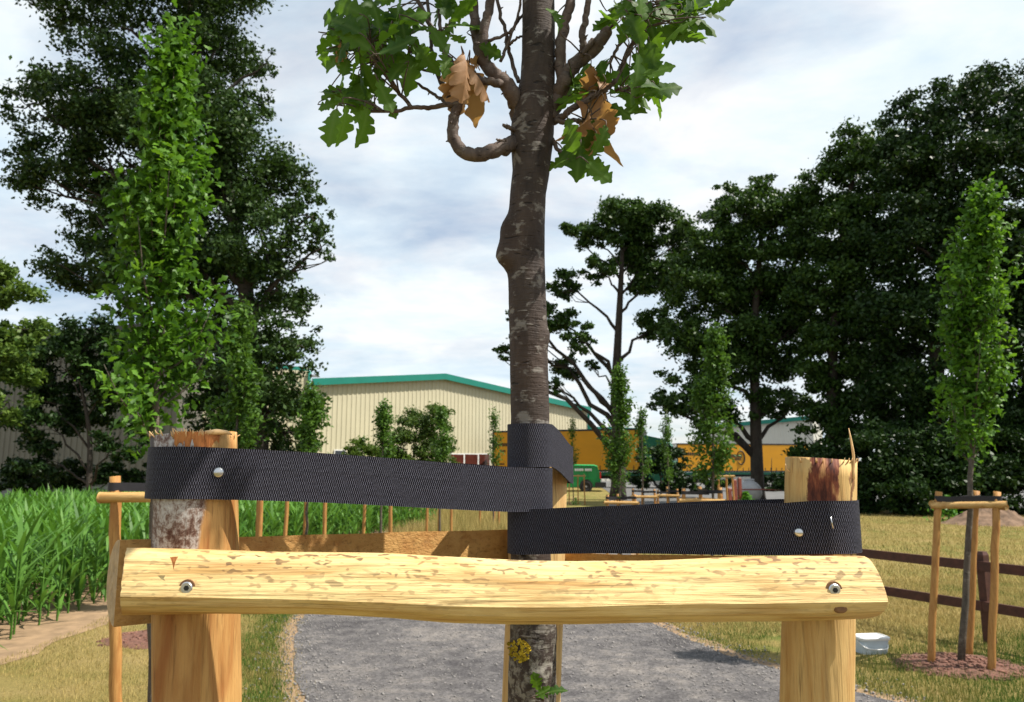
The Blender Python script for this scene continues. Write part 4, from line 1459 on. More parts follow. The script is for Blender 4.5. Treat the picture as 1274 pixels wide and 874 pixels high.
branch('right_mid', [(722, 74, -.01), (726, 55, -.02), (725, 40, -.02), (729, 20, -.02), (733, -5, -.02), (736, -30, -.02)], 10, 7)
branch('right_stub', [(716, 80, -.01), (728, 63, -.02), (738, 50, -.02)], 8, 7)
branch('right_low', [(686, 152, 0), (700, 145, -.01), (712, 136, -.02), (728, 126, -.02), (745, 116, -.02), (760, 106, -.02), (768, 95, -.02), (776, 78, -.02), (786, 58, -.02), (797, 40, -.02), (803, 15, -.02), (806, -30, -.02)], 9, 5)
branch('right_out', [(765, 112, -.02), (775, 113, -.02), (787, 111, -.01), (796, 110, -.01)], 4, 3)
branch('right_in', [(742, 100, 0), (756, 80, 0), (768, 62, 0), (778, 48, 0), (788, 36, 0)], 5, 3.5)
branch('right_leaf', [(686, 172, 0), (694, 186, -.01), (703, 195, -.015), (712, 202, -.02)], 6, 3.5)
branch('right_tw', [(690, 150, -.005), (704, 152, -.01), (716, 150, -.02), (727, 150, -.03)], 8, 4)

ALLP = [q for v in BR.values() for q in v]
ARR = np.array([tuple(q) for q in ALLP])


def leaf_at(px, py, ang, Y, size=1.0, dead=False, tilt=None, face=None, attach=None):
    """one leaf whose middle is seen at px, py, pointing along ang (degrees in the picture plane, 0 = right, 90 = up)"""
    mesh = random.choice(DEAD if dead else LEAVES)
    c_ = P(px, py, Y)
    a = math.radians(ang)
    dep = rng.normal(0, 0.35) if tilt is None else tilt
    d = Vector((math.cos(a), dep, math.sin(a))).normalized()
    nrm = Vector((rng.normal(0, 0.5), -0.9 + rng.normal(0, 0.4), rng.normal(0.45, 0.5))) if face is None else Vector(face)
    y_ = nrm.cross(d).normalized()
    z_ = d.cross(y_)
    Lx = 0.05 * size
    base = c_ - d * Lx * 0.5
    o = bpy.data.objects.new('dead_leaf' if dead else 'leaf', mesh)
    C.objects.link(o)
    o.parent = TRUNK
    mw = Matrix((d, y_, z_)).transposed().to_4x4()
    o.matrix_local = Matrix.Translation(base - ORG[TRUNK.name]) @ mw @ Matrix.Scale(size, 4)
    # petiole twig to the nearest branch
    stem = base - d * Lx * 0.15
    j = np.argmin(((ARR - np.array(tuple(stem))) ** 2).sum(1))
    q = Vector(ARR[j])
    if attach is not None:
        q = attach
    if (q - stem).length > 0.002:
        TW.tube(catmull([q, q.lerp(stem, 0.55) + Vector((0, 0, 0.04 * (q - stem).length)), stem, base + d * 0.004], 6), [0.0011, 0.001, 0.0009, 0.0008, 0.0007, 0.0006, 0.0005], 5)
    return o


TW = MB()
# explicit hero leaves
hero = [(413, 152, -95, 1.05), (432, 155, -75, 1.0), (458, 152, -85, 1.1), (418, 118, 175, 0.9), (410, 130, -170, 0.7), (440, 120, 130, 0.9), (478, 120, -60, 0.9), (486, 130, -50, 0.6), (446, 105, -100, 0.9), (430, 85, -95, 0.7),
        (425, 68, -85, 0.55), (452, 95, -80, 1.1), (465, 100, -70, 0.95), (408, 50, 175, 0.8), (425, 55, -140, 0.95), (440, 45, 150, 1.1), (460, 55, -120, 1.2), (478, 70, -60, 1.25), (495, 60, 20, 1.2), (505, 45, 10, 1.2), (480, 40, 60, 1.2),
        (520, 60, -40, 1.0), (530, 70, -70, 0.95), (510, 85, -80, 1.0), (495, 85, -100, 0.9), (470, 30, 90, 1.1), (450, 25, 120, 1.1), (430, 30, 150, 1.1), (415, 25, 170, 1.1), (445, 70, -150, 1.0), (490, 25, 70, 1.1), (505, 20, 40, 1.0),
        (545, 50, -60, 0.9), (560, 35, 40, 0.9), (575, 30, 20, 0.85), (570, 50, -50, 0.75), (610, 63, -30, 0.7), (595, 30, 60, 0.6), (545, 15, 90, 1.0), (525, 30, 60, 0.9), (555, 75, -90, 0.7), (470, 12, 100, 1.1), (500, 5, 60, 1.1), (430, 8, 140, 1.1), (575, 10, 40, 0.9),
        (696, 38, -80, 0.7), (694, 20, 90, 0.8),
        (720, 108, 160, 0.8), (708, 125, -150, 0.75), (712, 118, 180, 0.9), (730, 95, 120, 0.85), (745, 82, 100, 0.95), (740, 92, 60, 0.7), (755, 100, 30, 0.75), (775, 98, 40, 0.7), (778, 85, 70, 0.7), (795, 92, -75, 1.0), (800, 78, -95, 1.1), (812, 70, -70, 0.85),
        (812, 118, -15, 1.05), (822, 108, 10, 0.95), (825, 125, -40, 1.0), (810, 105, 30, 0.9), (782, 137, -10, 1.05), (768, 132, -30, 0.8), (762, 142, -70, 0.55), (735, 165, -80, 0.8), (752, 170, -95, 0.7), (707, 165, -95, 0.9), (706, 185, -85, 0.7),
        (725, 190, 25, 0.9), (735, 205, -30, 1.0), (745, 215, -45, 0.95), (695, 200, -170, 0.6), (688, 205, -130, 0.6), (720, 180, 60, 0.7),
        (770, 25, 120, 1.0), (765, 15, 150, 1.0), (778, 38, -100, 0.7), (800, 10, 80, 1.1), (815, 25, -20, 1.0), (838, 20, 5, 1.25), (830, 8, 40, 1.1), (850, 50, -12, 1.2), (825, 45, -20, 1.0), (862, 35, -30, 1.0), (872, 22, -20, 1.05), (885, 12, 10, 1.0), (868, 8, 40, 1.1), (895, 10, 0, 0.9), (815, 50, -60, 0.8), (790, 30, -60, 0.9), (752, 28, -150, 0.8), (845, 30, 170, 1.0), (855, 10, 100, 1.0), (780, 10, 60, 1.0)]
for (x_, y_, a_, s_) in hero:
    # leaves left of the trunk sit a little nearer than those on the right
    leaf_at(x_, y_, a_ + rng.normal(0, 10), 0.84 + rng.normal(0, 0.03), s_ * rng.uniform(0.80, 0.98))
for (x_, y_, sx, sy_, n_) in [(450, 45, 32, 30, 30), (490, 40, 26, 28, 14), (440, 118, 22, 16, 12), (560, 12, 25, 14, 6), (790, 108, 30, 16, 12), (725, 115, 14, 16, 6), (840, 15, 35, 16, 22), (785, 15, 20, 14, 8), (725, 195, 16, 10, 4)]:
    for _ in range(n_):
        x2, y2 = x_ + rng.normal(0, sx * 0.7), y_ + rng.normal(0, sy_ * 0.7)
        leaf_at(x2, y2, rng.uniform(-150, 60), 0.87 + rng.normal(0, 0.04), rng.uniform(0.55, 0.9))
for (x_, y_, a_, s_) in [(585, 85, -70, 1.05), (590, 108, -60, 1.2), (573, 108, -100, 1.25), (580, 118, -90, 1.0), (600, 92, -30, 0.9), (572, 92, -110, 0.9), (595, 78, 20, 0.6),
                         (738, 130, -95, 1.25), (750, 140, -75, 1.2), (735, 112, -100, 1.1), (752, 95, 60, 0.8), (742, 165, -95, 0.95), (730, 158, -100, 0.8), (745, 182, -90, 0.5), (757, 150, -80, 0.9), (428, 66, -80, 0.6)]:
    leaf_at(x_, y_, a_ + rng.normal(0, 8), 0.825 + rng.normal(0, 0.012), s_, True)
for (x_, y_, a_, s_) in [(668, 852, 110, 0.42), (676, 862, 20, 0.4), (690, 858, 30, 0.4)]:
    leaf_at(x_, y_, a_, 0.815, s_, False, None, None, P(676, 872, 0.835))
# the part of the crown above the frame: real leaves that shade the upper trunk
n = 620
cen = np.array([0.04, 0.86, 2.52])
pos = rng.normal(0, 1, (n * 3, 3))
pos = pos / np.linalg.norm(pos, axis=1)[:, None] * (rng.random(n * 3) ** 0.45)[:, None] * np.array([0.42, 0.40, 0.42]) + cen
lim = 1.5 + np.tan(math.radians(35.5)) * pos[:, 1]
pos = pos[(pos[:, 2] > lim)][:n]
lv = np.array([v.co[:] for v in LEAVES[0].vertices])
lf = [tuple(p.vertices) for p in LEAVES[0].polygons]
mb = MB()
for p in pos:
    d = Vector(rng.normal(0, 1, 3)).normalized()
    nn = Vector(rng.normal(0, 1, 3)) + Vector((0, 0, 1.2))
    y_ = nn.cross(d).normalized()
    z_ = d.cross(y_)
    R3 = np.array([d, y_, z_])
    mb.add((lv * rng.uniform(0.9, 1.3)) @ R3 + p, lf)
part('upper_foliage', mb.mesh('upper_foliage'), M['leaf'], TRUNK, kind='stuff')
for k in range(26):
    p = Vector(pos[rng.integers(len(pos))])
    z = min(2.38, max(2.05, p.z - 0.25))
    cx_, rr_ = trunk_xy(z)
    TW.tube(wiggle((cx_, TY, z), p, 6, 0.08, 0.02), [0.004, 0.0035, 0.003, 0.0026, 0.002, 0.0015, 0.001], 5)
for k in range(3):
    pass
part('twigs', TW.mesh('twigs'), M['twig'], TRUNK, kind='stuff')
ztop = tp[-1]
part('leader', mk('leader', *tube(wiggle(ztop - Vector((0, 0, 0.03)), ztop + Vector((0.02, 0.02, 0.62)), 8, 0.03), [trd[-1] * (1 - 0.1 * i) for i in range(9)], 16)), M['oak_bark'], TRUNK)

# ------------------------------------------------------------------ the other stake frames with columnar oaks
CLEAF = [leaf_mesh('leaf', 0.062, 0.3, 0.25, 11, True), leaf_mesh('leaf', 0.055, 0.5, 0.35, 12, True)]
for m_ in CLEAF:
    m_.materials.append(M['leaf_col'])
FG = 'wooden stake frames round the young trees'
TG = 'young columnar oaks planted in stake frames'


def mulch(cx, cy, r, n, label):
    V, Fa = [(cx, cy, gz(cy) + 0.05)], []
    K = 36
    for j, (f, z) in enumerate(((0.5, 0.035), (0.85, 0.02), (1.0, -0.01))):
        for k in range(K):
            a = 2 * math.pi * k / K
            q = r * f * (1 + 0.22 * mnoise.noise(Vector((math.cos(a) * 1.6 + cx, math.sin(a) * 1.6, 2))))
            V.append((cx + q * 1.15 * math.cos(a), cy + q * math.sin(a), gz(cy) + z + 0.008 * mnoise.noise(Vector((k * 1.1, j, cx)))))
    for k in range(K):
        k2 = (k + 1) % K
        Fa.append((0, 1 + k, 1 + k2))
        for j in range(2):
            Fa.append((1 + j * K + k, 1 + (j + 1) * K + k, 1 + (j + 1) * K + k2, 1 + j * K + k2))
    o = structure('mulch_patch', mk('mulch_patch', V, Fa), M['mulch'], 'stuff', label, 'mulch')
    if n:
        mb = MB()
        for _ in range(n):
            a, q = rng.uniform(0, 2 * math.pi), r * 1.05 * math.sqrt(rng.random())
            z = gz(cy) + max(0.0, 0.045 * (1 - (q / r) ** 2)) + 0.006
            mb.box((cx + q * 1.15 * math.cos(a), cy + q * math.sin(a), z), (rng.uniform(0.015, 0.06), rng.uniform(0.01, 0.03), rng.uniform(0.006, 0.018)), rng.uniform(0, 3.14), rng.uniform(0.4, 0.9))
        ch = part('chips', mb.mesh('chips', False), M['chip'], o, kind='stuff')
    return o


def small_frame(label, stakes, tops, tree, h_bar, r=0.027, strap=True, label_bar=None, bars=((0, 1), (1, 2), (2, 0)), barr=0.028):
    cx = sum(s_[0] for s_ in stakes) / 3
    cy = sum(s_[1] for s_ in stakes) / 3
    g = gz(cy)
    t = thing('stake_frame', label, 'tree stake', (cx, cy, g), 0, FG)
    for s_, tpv in zip(stakes, tops):
        a, b = Vector((s_[0], s_[1], g - 0.05)), Vector(tpv)
        pts_ = [a.lerp(b, i / 10) + Vector((rng.normal(0, 0.002), rng.normal(0, 0.002), 0)) for i in range(11)]
        rad = [r * (1.05 - 0.08 * i / 10) * (1 + rng.normal(0, 0.02)) for i in range(11)]
        o = part('stake', mk('stake', *tube(pts_, rad, 12)), M['stake'], t)
    for i, j in bars:
        a, b = Vector(tops[i]).xy, Vector(tops[j]).xy
        mid = (a + b) / 2
        d = (b - a).normalized()
        ow_ = Vector((-d.y, d.x))
        if ow_.dot(mid - Vector((cx, cy))) < 0:
            ow_ = -ow_
        za = g + h_bar[0] if isinstance(h_bar, tuple) else g + h_bar
        zb_ = g + h_bar[1] if isinstance(h_bar, tuple) else g + h_bar
        V, B, EV, EF = half_log(a + ow_ * r * 0.9, b + ow_ * r * 0.9, ow_, barr, barr * 0.95, barr * 1.1, za + rng.normal(0, .004), zb_ + rng.normal(0, .004), 0.06, 0.06)
        part('crossbar', mk('crossbar', V, B + EF), M['rail'], t)
    if strap:
        for tpv in tops:
            z = tpv[2] - 0.055
            part('strap', belt('strap', (tpv[0], tpv[1]), r * 1.03, (tree[0], tree[1]), 0.018, z, z - 0.01, 0.045, 0.002, 10, 3), M['strap_far'], t)
    return t


def column_tree(label, x, y, h, crown0, rad_prof, n, leaf, lean=(0, 0), mat='column', hero_n=0, trunk_r=0.022, group=TG, ease=False):
    """columnar oak: thin trunk, steep branches, leaves gathered along them"""
    g = gz(y)
    t = thing('columnar_oak', label, 'tree', (x, y, g), 0, group)
    top = Vector((x + lean[0], y + lean[1], g + h))
    base = Vector((x, y, g - 0.03))

    def axis(z):
        f_ = (z - base.z) / (top.z - base.z)
        p_ = base.lerp(top, f_)
        if ease:
            p_.x = base.x + lean[0] * (1 - (1 - min(1, f_)) ** 2)
        return p_
    pts_ = [axis(base.z + (top.z - base.z) * i / 16) + Vector((rng.normal(0, 0.006), rng.normal(0, 0.006), 0)) for i in range(17)]
    part('trunk', mk('trunk', *tube(pts_, [trunk_r * (1.1 - 0.95 * i / 16) + 0.002 for i in range(17)], 10)), M['thin_bark'], t)

    ends, mb = [], MB()
    nb = max(10, int(n / 110))
    for k in range(nb):
        f = rng.random() ** 0.9
        z0 = crown0 + (h - crown0) * 0.86 * f
        a = rng.uniform(0, 2 * math.pi)
        R = interp([p[0] for p in rad_prof], [p[1] for p in rad_prof], min(1, f + 0.13))
        rr = R * rng.uniform(0.25, 1.3)
        st = axis(g + z0)
        ln = (h - crown0) * rng.uniform(0.12, 0.24)
        zt = min(z0 + ln, h * 1.0)
        en = axis(g + zt) + Vector((math.cos(a) * rr, math.sin(a) * rr, 0))
        pth = catmull([st, st.lerp(en, 0.35) + Vector((math.cos(a), math.sin(a), 0)) * rr * 0.25, en], 7)
        mb.tube(pth, [0.007 * trunk_r / 0.022 * (1 - 0.11 * i) for i in range(8)], 5)
        ends.append([tuple(q) for q in pth])
    part('branches', mb.mesh('branches'), M['thin_bark'], t, kind='stuff')
    E = np.array(ends)
    ntf = nb * 3
    ti = np.repeat(np.arange(nb), 3)
    tt_ = np.clip(np.tile([2.6, 4.6, 6.6], nb) + rng.normal(0, 0.5, ntf), 1.2, 6.99)
    i2 = tt_.astype(int)
    fr = (tt_ - i2)[:, None]
    tc_ = E[ti, i2] * (1 - fr) + E[ti, np.minimum(i2 + 1, 7)] * fr
    wt_ = rng.uniform(0.3, 1.6, ntf)
    pick = rng.choice(ntf, n, p=wt_ / wt_.sum())
    sp = leaf * rng.uniform(0.6, 1.15, ntf)
    pp = tc_[pick] + rng.normal(0, 1, (n, 3)) * sp[pick][:, None] * np.array([1, 1, 1.25])
    # a few on top
    nt_ = max(6, n // 60)
    tz = rng.uniform(0.88, 1.0, nt_)
    tpp = np.array([tuple(axis(g + h * q)) for q in tz]) + rng.normal(0, leaf * 0.6, (nt_, 3))
    pp = np.concatenate([pp, tpp])
    if hero_n:
        # leaves seen largest: those on the side of the road and camera
        order = np.argsort(pp[:, 1] + rng.normal(0, 0.05, len(pp)))
        hi = order[:hero_n]
        for q in pp[hi]:
            o = bpy.data.objects.new('leaf', random.choice(CLEAF))
            C.objects.link(o)
            o.parent = t
            d = Vector(rng.normal(0, 1, 3)) + Vector((0, -0.3, 0.2))
            d.normalize()
            nn_ = Vector(rng.normal(0, 0.8, 3)) + Vector((0.2, -0.4, 0.8))
            y_ = nn_.cross(d).normalized()
            z_ = d.cross(y_)
            o.matrix_local = Matrix.Translation(Vector(q) - ORG[t.name]) @ Matrix((d, y_, z_)).transposed().to_4x4() @ Matrix.Scale(rng.uniform(0.8, 1.25) * leaf / 0.062, 4)
        pp = np.delete(pp, hi, 0)
    # five-sided lobed leaves
    m = len(pp)
    d = rng.normal(0, 1, (m, 3)) + np.array([0, 0, 0.2])
    d /= np.linalg.norm(d, axis=1)[:, None]
    nn_ = rng.normal(0, 0.8, (m, 3)) + np.array([0.1, -0.2, 0.8])
    sd = np.cross(nn_, d)
    sd /= np.linalg.norm(sd, axis=1)[:, None]
    nn_ = np.cross(d, sd)
    L = (leaf * rng.uniform(0.75, 1.3, m))[:, None]
    prof = [(0, 0.03, 0), (0.32, 0.20, .06), (0.45, 0.12, .03), (0.68, 0.29, .07), (1, 0.0, -.12)]
    rows = []
    for tq, wq, zq in prof:
        c_ = pp + d * L * tq + nn_ * L * (-0.15 * tq * tq)
        rows += [c_ + sd * L * wq + nn_ * L * zq, c_ - sd * L * wq + nn_ * L * zq]
    Vv = np.stack(rows, 1).reshape(-1, 3)
    q = np.array([[2 * s_, 2 * s_ + 1, 2 * s_ + 3, 2 * s_ + 2] for s_ in range(4)])
    Fq = (q[None] + (np.arange(m) * 10)[:, None, None]).reshape(-1, 4)
    part('crown', mk('crown', Vv, Fq, True, np.repeat(rng.random(m), 10)), M[mat], t, kind='stuff')
    return t


def tri_stakes(cx, cy, rot, R, h, splay=0.03):
    st, tp_ = [], []
    for k in range(3):
        a = math.radians(rot + 120 * k)
        st.append((cx + (R + splay) * math.cos(a), cy + (R + splay) * math.sin(a)))
        tp_.append((cx + R * math.cos(a), cy + R * math.sin(a), gz(cy) + h + rng.normal(0, 0.015)))
    return st, tp_


# nearest left frame
c0 = Vector((-1.945, 4.40))
st, tp_ = tri_stakes(c0.x, c0.y, 210, 0.30, 1.465, 0.0)
q0, q1 = P(143, 593, 4.25), P(144, 860, 4.25)
qb = extend_down(q0, q1)
st[0], tp_[0] = (qb.x, qb.y), tuple(q0)
small_frame('stake frame beside the maize, half hidden by the barked stake', st, tp_, (-1.94, 4.46), 1.365, 0.029, True)
column_tree('tall bright green columnar oak rising behind the barked stake', -1.94, 4.46, 4.22, 1.62, [(0, 0.18), (0.15, 0.25), (0.45, 0.24), (0.62, 0.21), (0.8, 0.13), (1, 0.05)], 7200, 0.062, (-0.17, 0.0), 'column', 300, 0.026, ease=True)
mulch(-2.0, 4.45, 0.5, 0, 'red brown mulch under the columnar oak behind the barked stake')
mulch(-3.25, 7.35, 0.40, 160, 'small red brown mulch patch on the dry verge beside the maize')
# right frame by the dark fence
def Gz(px, py):
    q = G(px, py)
    return (q.x, q.y)


bases = [Gz(1157, 829), Gz(1205, 818), Gz(1232, 838)]
topz = []
for (px_t, py_t), b_ in zip([(1167.5, 612), (1214.5, 611), (1240.5, 612)], bases):
    q = P(px_t, py_t, b_[1])
    topz.append((q.x, q.y, q.z))
tr_b = Gz(1196, 830)
tq = P(1208, 600, tr_b[1])
small_frame('stake frame with a slim log bar standing before the dark fence', bases, topz, (tr_b[0] + 0.06, tr_b[1]), (1.245, 1.235), 0.027, True)
ttop = P(1226, 232, tr_b[1])
column_tree('tall columnar oak in the stake frame before the dark fence', tr_b[0], tr_b[1], ttop.z, 1.47, [(0, 0.15), (0.12, 0.24), (0.25, 0.21), (0.5, 0.24), (0.75, 0.22), (0.92, 0.12), (1, 0.05)], 6800, 0.060, (ttop.x - tr_b[0], 0), 'column', 300, 0.024)
mulch(tr_b[0], tr_b[1] + 0.02, 0.42, 420, 'red brown bark mulch round the tree by the dark fence')


def small_set(flabel, tlabel, px, d, h, hb, rot, tree_px, top_py, crown0, Rc, n, leaf, R=0.28, tree=True, lean_px=0, strap=True, mat='column_far'):
    cx = P(px, 600, d).x
    st, tp_ = tri_stakes(cx, d, rot, R, h)
    tx = P(tree_px, 600, d).x
    small_frame(flabel, st, tp_, (tx, d), hb, 0.027, strap)
    if tree:
        tz = P(tree_px, top_py, d).z - gz(d)
        column_tree(tlabel, tx, d, tz, crown0, [(0, Rc * 0.75), (0.2, Rc), (0.6, Rc * 0.9), (0.85, Rc * 0.5), (1, Rc * 0.15)], n, leaf, (lean_px * d / F, 0), mat)


small_set('stake frame before the maize under the second columnar oak', 'slim columnar oak in the maize side row, second after the tall one', 308, 8.8, 1.42, 1.32, 200, 297, 382, 1.70, 0.24, 3600, 0.062, lean_px=-10)
small_set('stake frame before the maize under the third columnar oak', 'short columnar oak before the left corner of the cream gable', 382, 10.8, 1.42, 1.32, 225, 384, 490, 1.66, 0.20, 2200, 0.062)
small_set('stake frame before the maize below the dark columnar oak', 'dark slim columnar oak left of the rounded shrub', 476, 13.5, 1.42, 1.32, 190, 475, 505, 1.66, 0.17, 1700, 0.062)
small_set('stake frame at the end of the maize below the rounded shrub', 'columnar oak overlapping the right side of the rounded shrub', 547, 17, 1.42, 1.32, 215, 548, 508, 1.62, 0.20, 1500, 0.062)
small_set('stake frame in the dry grass before the dark red windows', 'thin yellow green columnar oak beside the dark red windows', 611, 21, 1.42, 1.32, 195, 614, 514, 1.55, 0.16, 800, 0.065)
small_set('stake frame on the verge before the green van', 'tiny columnar oak against the yellow lorry above the van', 718, 37, 1.40, 1.34, 200, 713, 520, 1.5, 0.26, 800, 0.085, R=0.40)
small_set('bright stake frame under the broad leaning columnar oak', 'broad bright columnar oak leaning right before the trailer', 872, 10.8, 1.30, 1.12, 200, 880, 410, 1.38, 0.235, 4600, 0.064, lean_px=18)
small_set('stake frame under the dense columnar oak by the fork trunk', 'dense columnar oak hiding the trunk of the open crowned tree', 771, 14, 1.12, 0.97, 210, 770, 462, 1.14, 0.24, 3600, 0.064, lean_px=3)
small_set('stake frame under the feathery columnar oak before the lorry cab', 'feathery thin columnar oak before the green lorry cab', 800, 18, 1.12, 0.95, 205, 800, 505, 1.2, 0.19, 900, 0.064)
small_set('stake frame under the dark columnar oak at the white trailer edge', 'dark narrow columnar oak before the white edge of the trailer', 830, 20, 1.10, 0.92, 200, 832, 510, 1.14, 0.22, 900, 0.064)
small_set('tall empty stake frame beside the red brown posts', '', 903, 20, 1.42, 1.40, 190, 903, 500, 1.2, 0.2, 10, 0.06, tree=False, strap=False, R=0.2)

# ------------------------------------------------------------------ dark fence on the right
fp = [Vector((3.62, 8.35)), Vector((4.215, 7.12)), Vector((4.82, 5.85))]
fz = thing('rail_fence', 'dark brown two rail wooden fence across the dry meadow', 'fence', (fp[1].x, fp[1].y, 0))
for p in fp:
    mb = MB()
    mb.box((p.x, p.y, 0.37), (0.075, 0.075, 0.80), 0.4)
    mb.box((p.x, p.y, 0.785), (0.075, 0.075, 0.03), 0.4, 0.7)
    part('fence_post', mb.mesh('fence_post', False), M['fence'], fz)
for a, b in ((0, 1), (1, 2)):
    for z in (0.675, 0.33):
        p, q = fp[a], fp[b]
        d = (q - p)
        rz = math.atan2(d.y, d.x)
        off = Vector((d.y, -d.x)).normalized() * -0.05
        mb = MB()
        mid = (p + q) / 2 - off
        mb.box((mid.x, mid.y, z), (d.length - 0.004, 0.032, 0.085), rz)
        part('fence_rail', mb.mesh('fence_rail', False), M['fence'], fz)

# brown posts by the tank
tf = thing('post_fence', 'row of short red brown posts beside the grey tank', 'fence', (P(905, 600, 24).x, 24, 0))
for px, d, h in ((896, 25, 0.95), (907, 24, 1.05), (914, 25, 1.3), (920, 26, 1.35)):
    q = P(px, 600, d)
    mb = MB()
    mb.box((q.x, d, h / 2 - 0.05), (0.10, 0.10, h), 0.3)
    mb.box((q.x, d, h - 0.035), (0.10, 0.10, 0.03), 0.3, 0.6)
    part('fence_post', mb.mesh('fence_post', False), M['rustred'], tf)

# plastic tub on the grass
b_ = G(1084, 812)
tub = thing('plastic_tub', 'pale blue white plastic tub with lid and handle lying on grass', 'tub', (b_.x, b_.y, 0), math.radians(8))


def rrect(w, d, r, n=5):
    out = []
    for cx, cy, a0 in ((w / 2 - r, d / 2 - r, 0), (-w / 2 + r, d / 2 - r, 90), (-w / 2 + r, -d / 2 + r, 180), (w / 2 - r, -d / 2 + r, 270)):
        for k in range(n + 1):
            a = math.radians(a0 + 90 * k / n)
            out.append((cx + r * math.cos(a), cy + r * math.sin(a)))
    return out


def loft(sections):
    V, Fa = [], []
    m = len(sections[0][0])
    for pts_, z in sections:
        V += [(x, y, z) for x, y in pts_]
    for j in range(len(sections) - 1):
        for k in range(m):
            k2 = (k + 1) % m
            Fa.append((j * m + k, j * m + k2, (j + 1) * m + k2, (j + 1) * m + k))
    Fa.append(tuple(reversed(range(m))))
    Fa.append(tuple(range((len(sections) - 1) * m, len(sections) * m)))
    return V, Fa


V, Fa = loft([(rrect(0.23, 0.15, 0.03), 0.0), (rrect(0.255, 0.17, 0.035), 0.118)])
mt = mk('tub_body', V, Fa)
mt.set_sharp_from_angle(angle=math.radians(40))
part('tub_body', mt, M['tub'], tub, world=False)
V, Fa = loft([(rrect(0.272, 0.186, 0.04), 0.112), (rrect(0.276, 0.190, 0.04), 0.130), (rrect(0.262, 0.176, 0.035), 0.138), (rrect(0.235, 0.15, 0.03), 0.139), (rrect(0.228, 0.143, 0.03), 0.132)])
mt = mk('lid', V, Fa)
mt.set_sharp_from_angle(angle=math.radians(30))
part('lid', mt, M['white'], tub, world=False)
hp = [(-0.135, -0.02, 0.105), (-0.12, -0.085, 0.07), (-0.07, -0.105, 0.05), (0.03, -0.11, 0.045), (0.09, -0.10, 0.055), (0.135, -0.02, 0.105)]
part('handle', mk('handle', *tube(catmull(hp, 20), 0.005, 8)), M['white'], tub, world=False)

# earth mound
q = G(1250, 656)
V, Fa = [], []
K, J = 90, 30
for j in range(J + 1):
    for k in range(K):
        a = 2 * math.pi * k / K
        f = j / J
        rr = 1.55 * f * (1 + 0.15 * mnoise.noise(Vector((math.cos(a) * 2, math.sin(a) * 2, 5))))
        z = 0.55 * (math.cos(f * math.pi) * 0.5 + 0.5) + 0.13 * (1.1 - f) * mnoise.noise(Vector((rr * math.cos(a) * 4, rr * math.sin(a) * 4, 1))) + 0.09 * (1.05 - f) * mnoise.noise(Vector((rr * math.cos(a) * 11, rr * math.sin(a) * 11, 1))) - 0.02 * f
        V.append((q.x + 0.35 + rr * math.cos(a), q.y + 1.2 + rr * math.sin(a) * 0.8, z))
for j in range(J):
    for k in range(K):
        k2 = (k + 1) % K
        Fa.append((j * K + k, (j + 1) * K + k, (j + 1) * K + k2, j * K + k2))
structure('earth_mound', mk('earth_mound', V, Fa), M['mound'], 'structure', 'brown heap of earth at the meadow edge', 'mound')


# ------------------------------------------------------------------ buildings
def corr_wall(a, b, zlo, ztop, pitch=0.38, dep=0.035):
    """corrugated sheet from a to b (xy); ztop: function of the fraction along it"""
    a, b = Vector(a), Vector(b)
    L = (b - a).length
    d = (b - a) / L
    nrm = Vector((d.y, -d.x))
    n = int(L / pitch)
    prof = [(0.0, 0), (0.55, 0), (0.65, 1), (0.90, 1)]
    V, Fa = [], []
    for i in range(n):
        for f, o in prof:
            s_ = (i + f) * L / n
            p = a + d * s_ + nrm * dep * o
            V += [(p.x, p.y, zlo), (p.x, p.y, ztop(s_ / L))]
    p = b
    V += [(p.x, p.y, zlo), (p.x, p.y, ztop(1.0))]
    for i in range(len(V) // 2 - 1):
        Fa.append((2 * i, 2 * i + 2, 2 * i + 3, 2 * i + 1))
    return V, Fa


def beam(p, q, w, h, up=Vector((0, 0, 1))):
    """box beam between two 3-D points"""
    p, q = Vector(p), Vector(q)
    d = (q - p).normalized()
    s_ = d.cross(up).normalized()
    u = s_.cross(d)
    V = []
    for c_ in (p, q):
        for a, b in ((-1, -1), (1, -1), (1, 1), (-1, 1)):
            V.append(c_ + s_ * a * w / 2 + u * b * h / 2)
    return V, [(0, 1, 2, 3), (7, 6, 5, 4), (0, 4, 5, 1), (1, 5, 6, 2), (2, 6, 7, 3), (3, 7, 4, 0)]


# cream gable hall
A, B = Vector((-13.4, 51)), Vector((7.0, 72))
ea, eb = on_plane(385, 477, A, B), on_plane(731, 511, A, B)
rd = on_plane(550, 470, A, B)
t_r = (rd.xy - A).length / (B - A).length


def gable_top(t):
    return ea.z + (rd.z - ea.z) * t / t_r if t < t_r else rd.z + (eb.z - rd.z) * (t - t_r) / (1 - t_r)


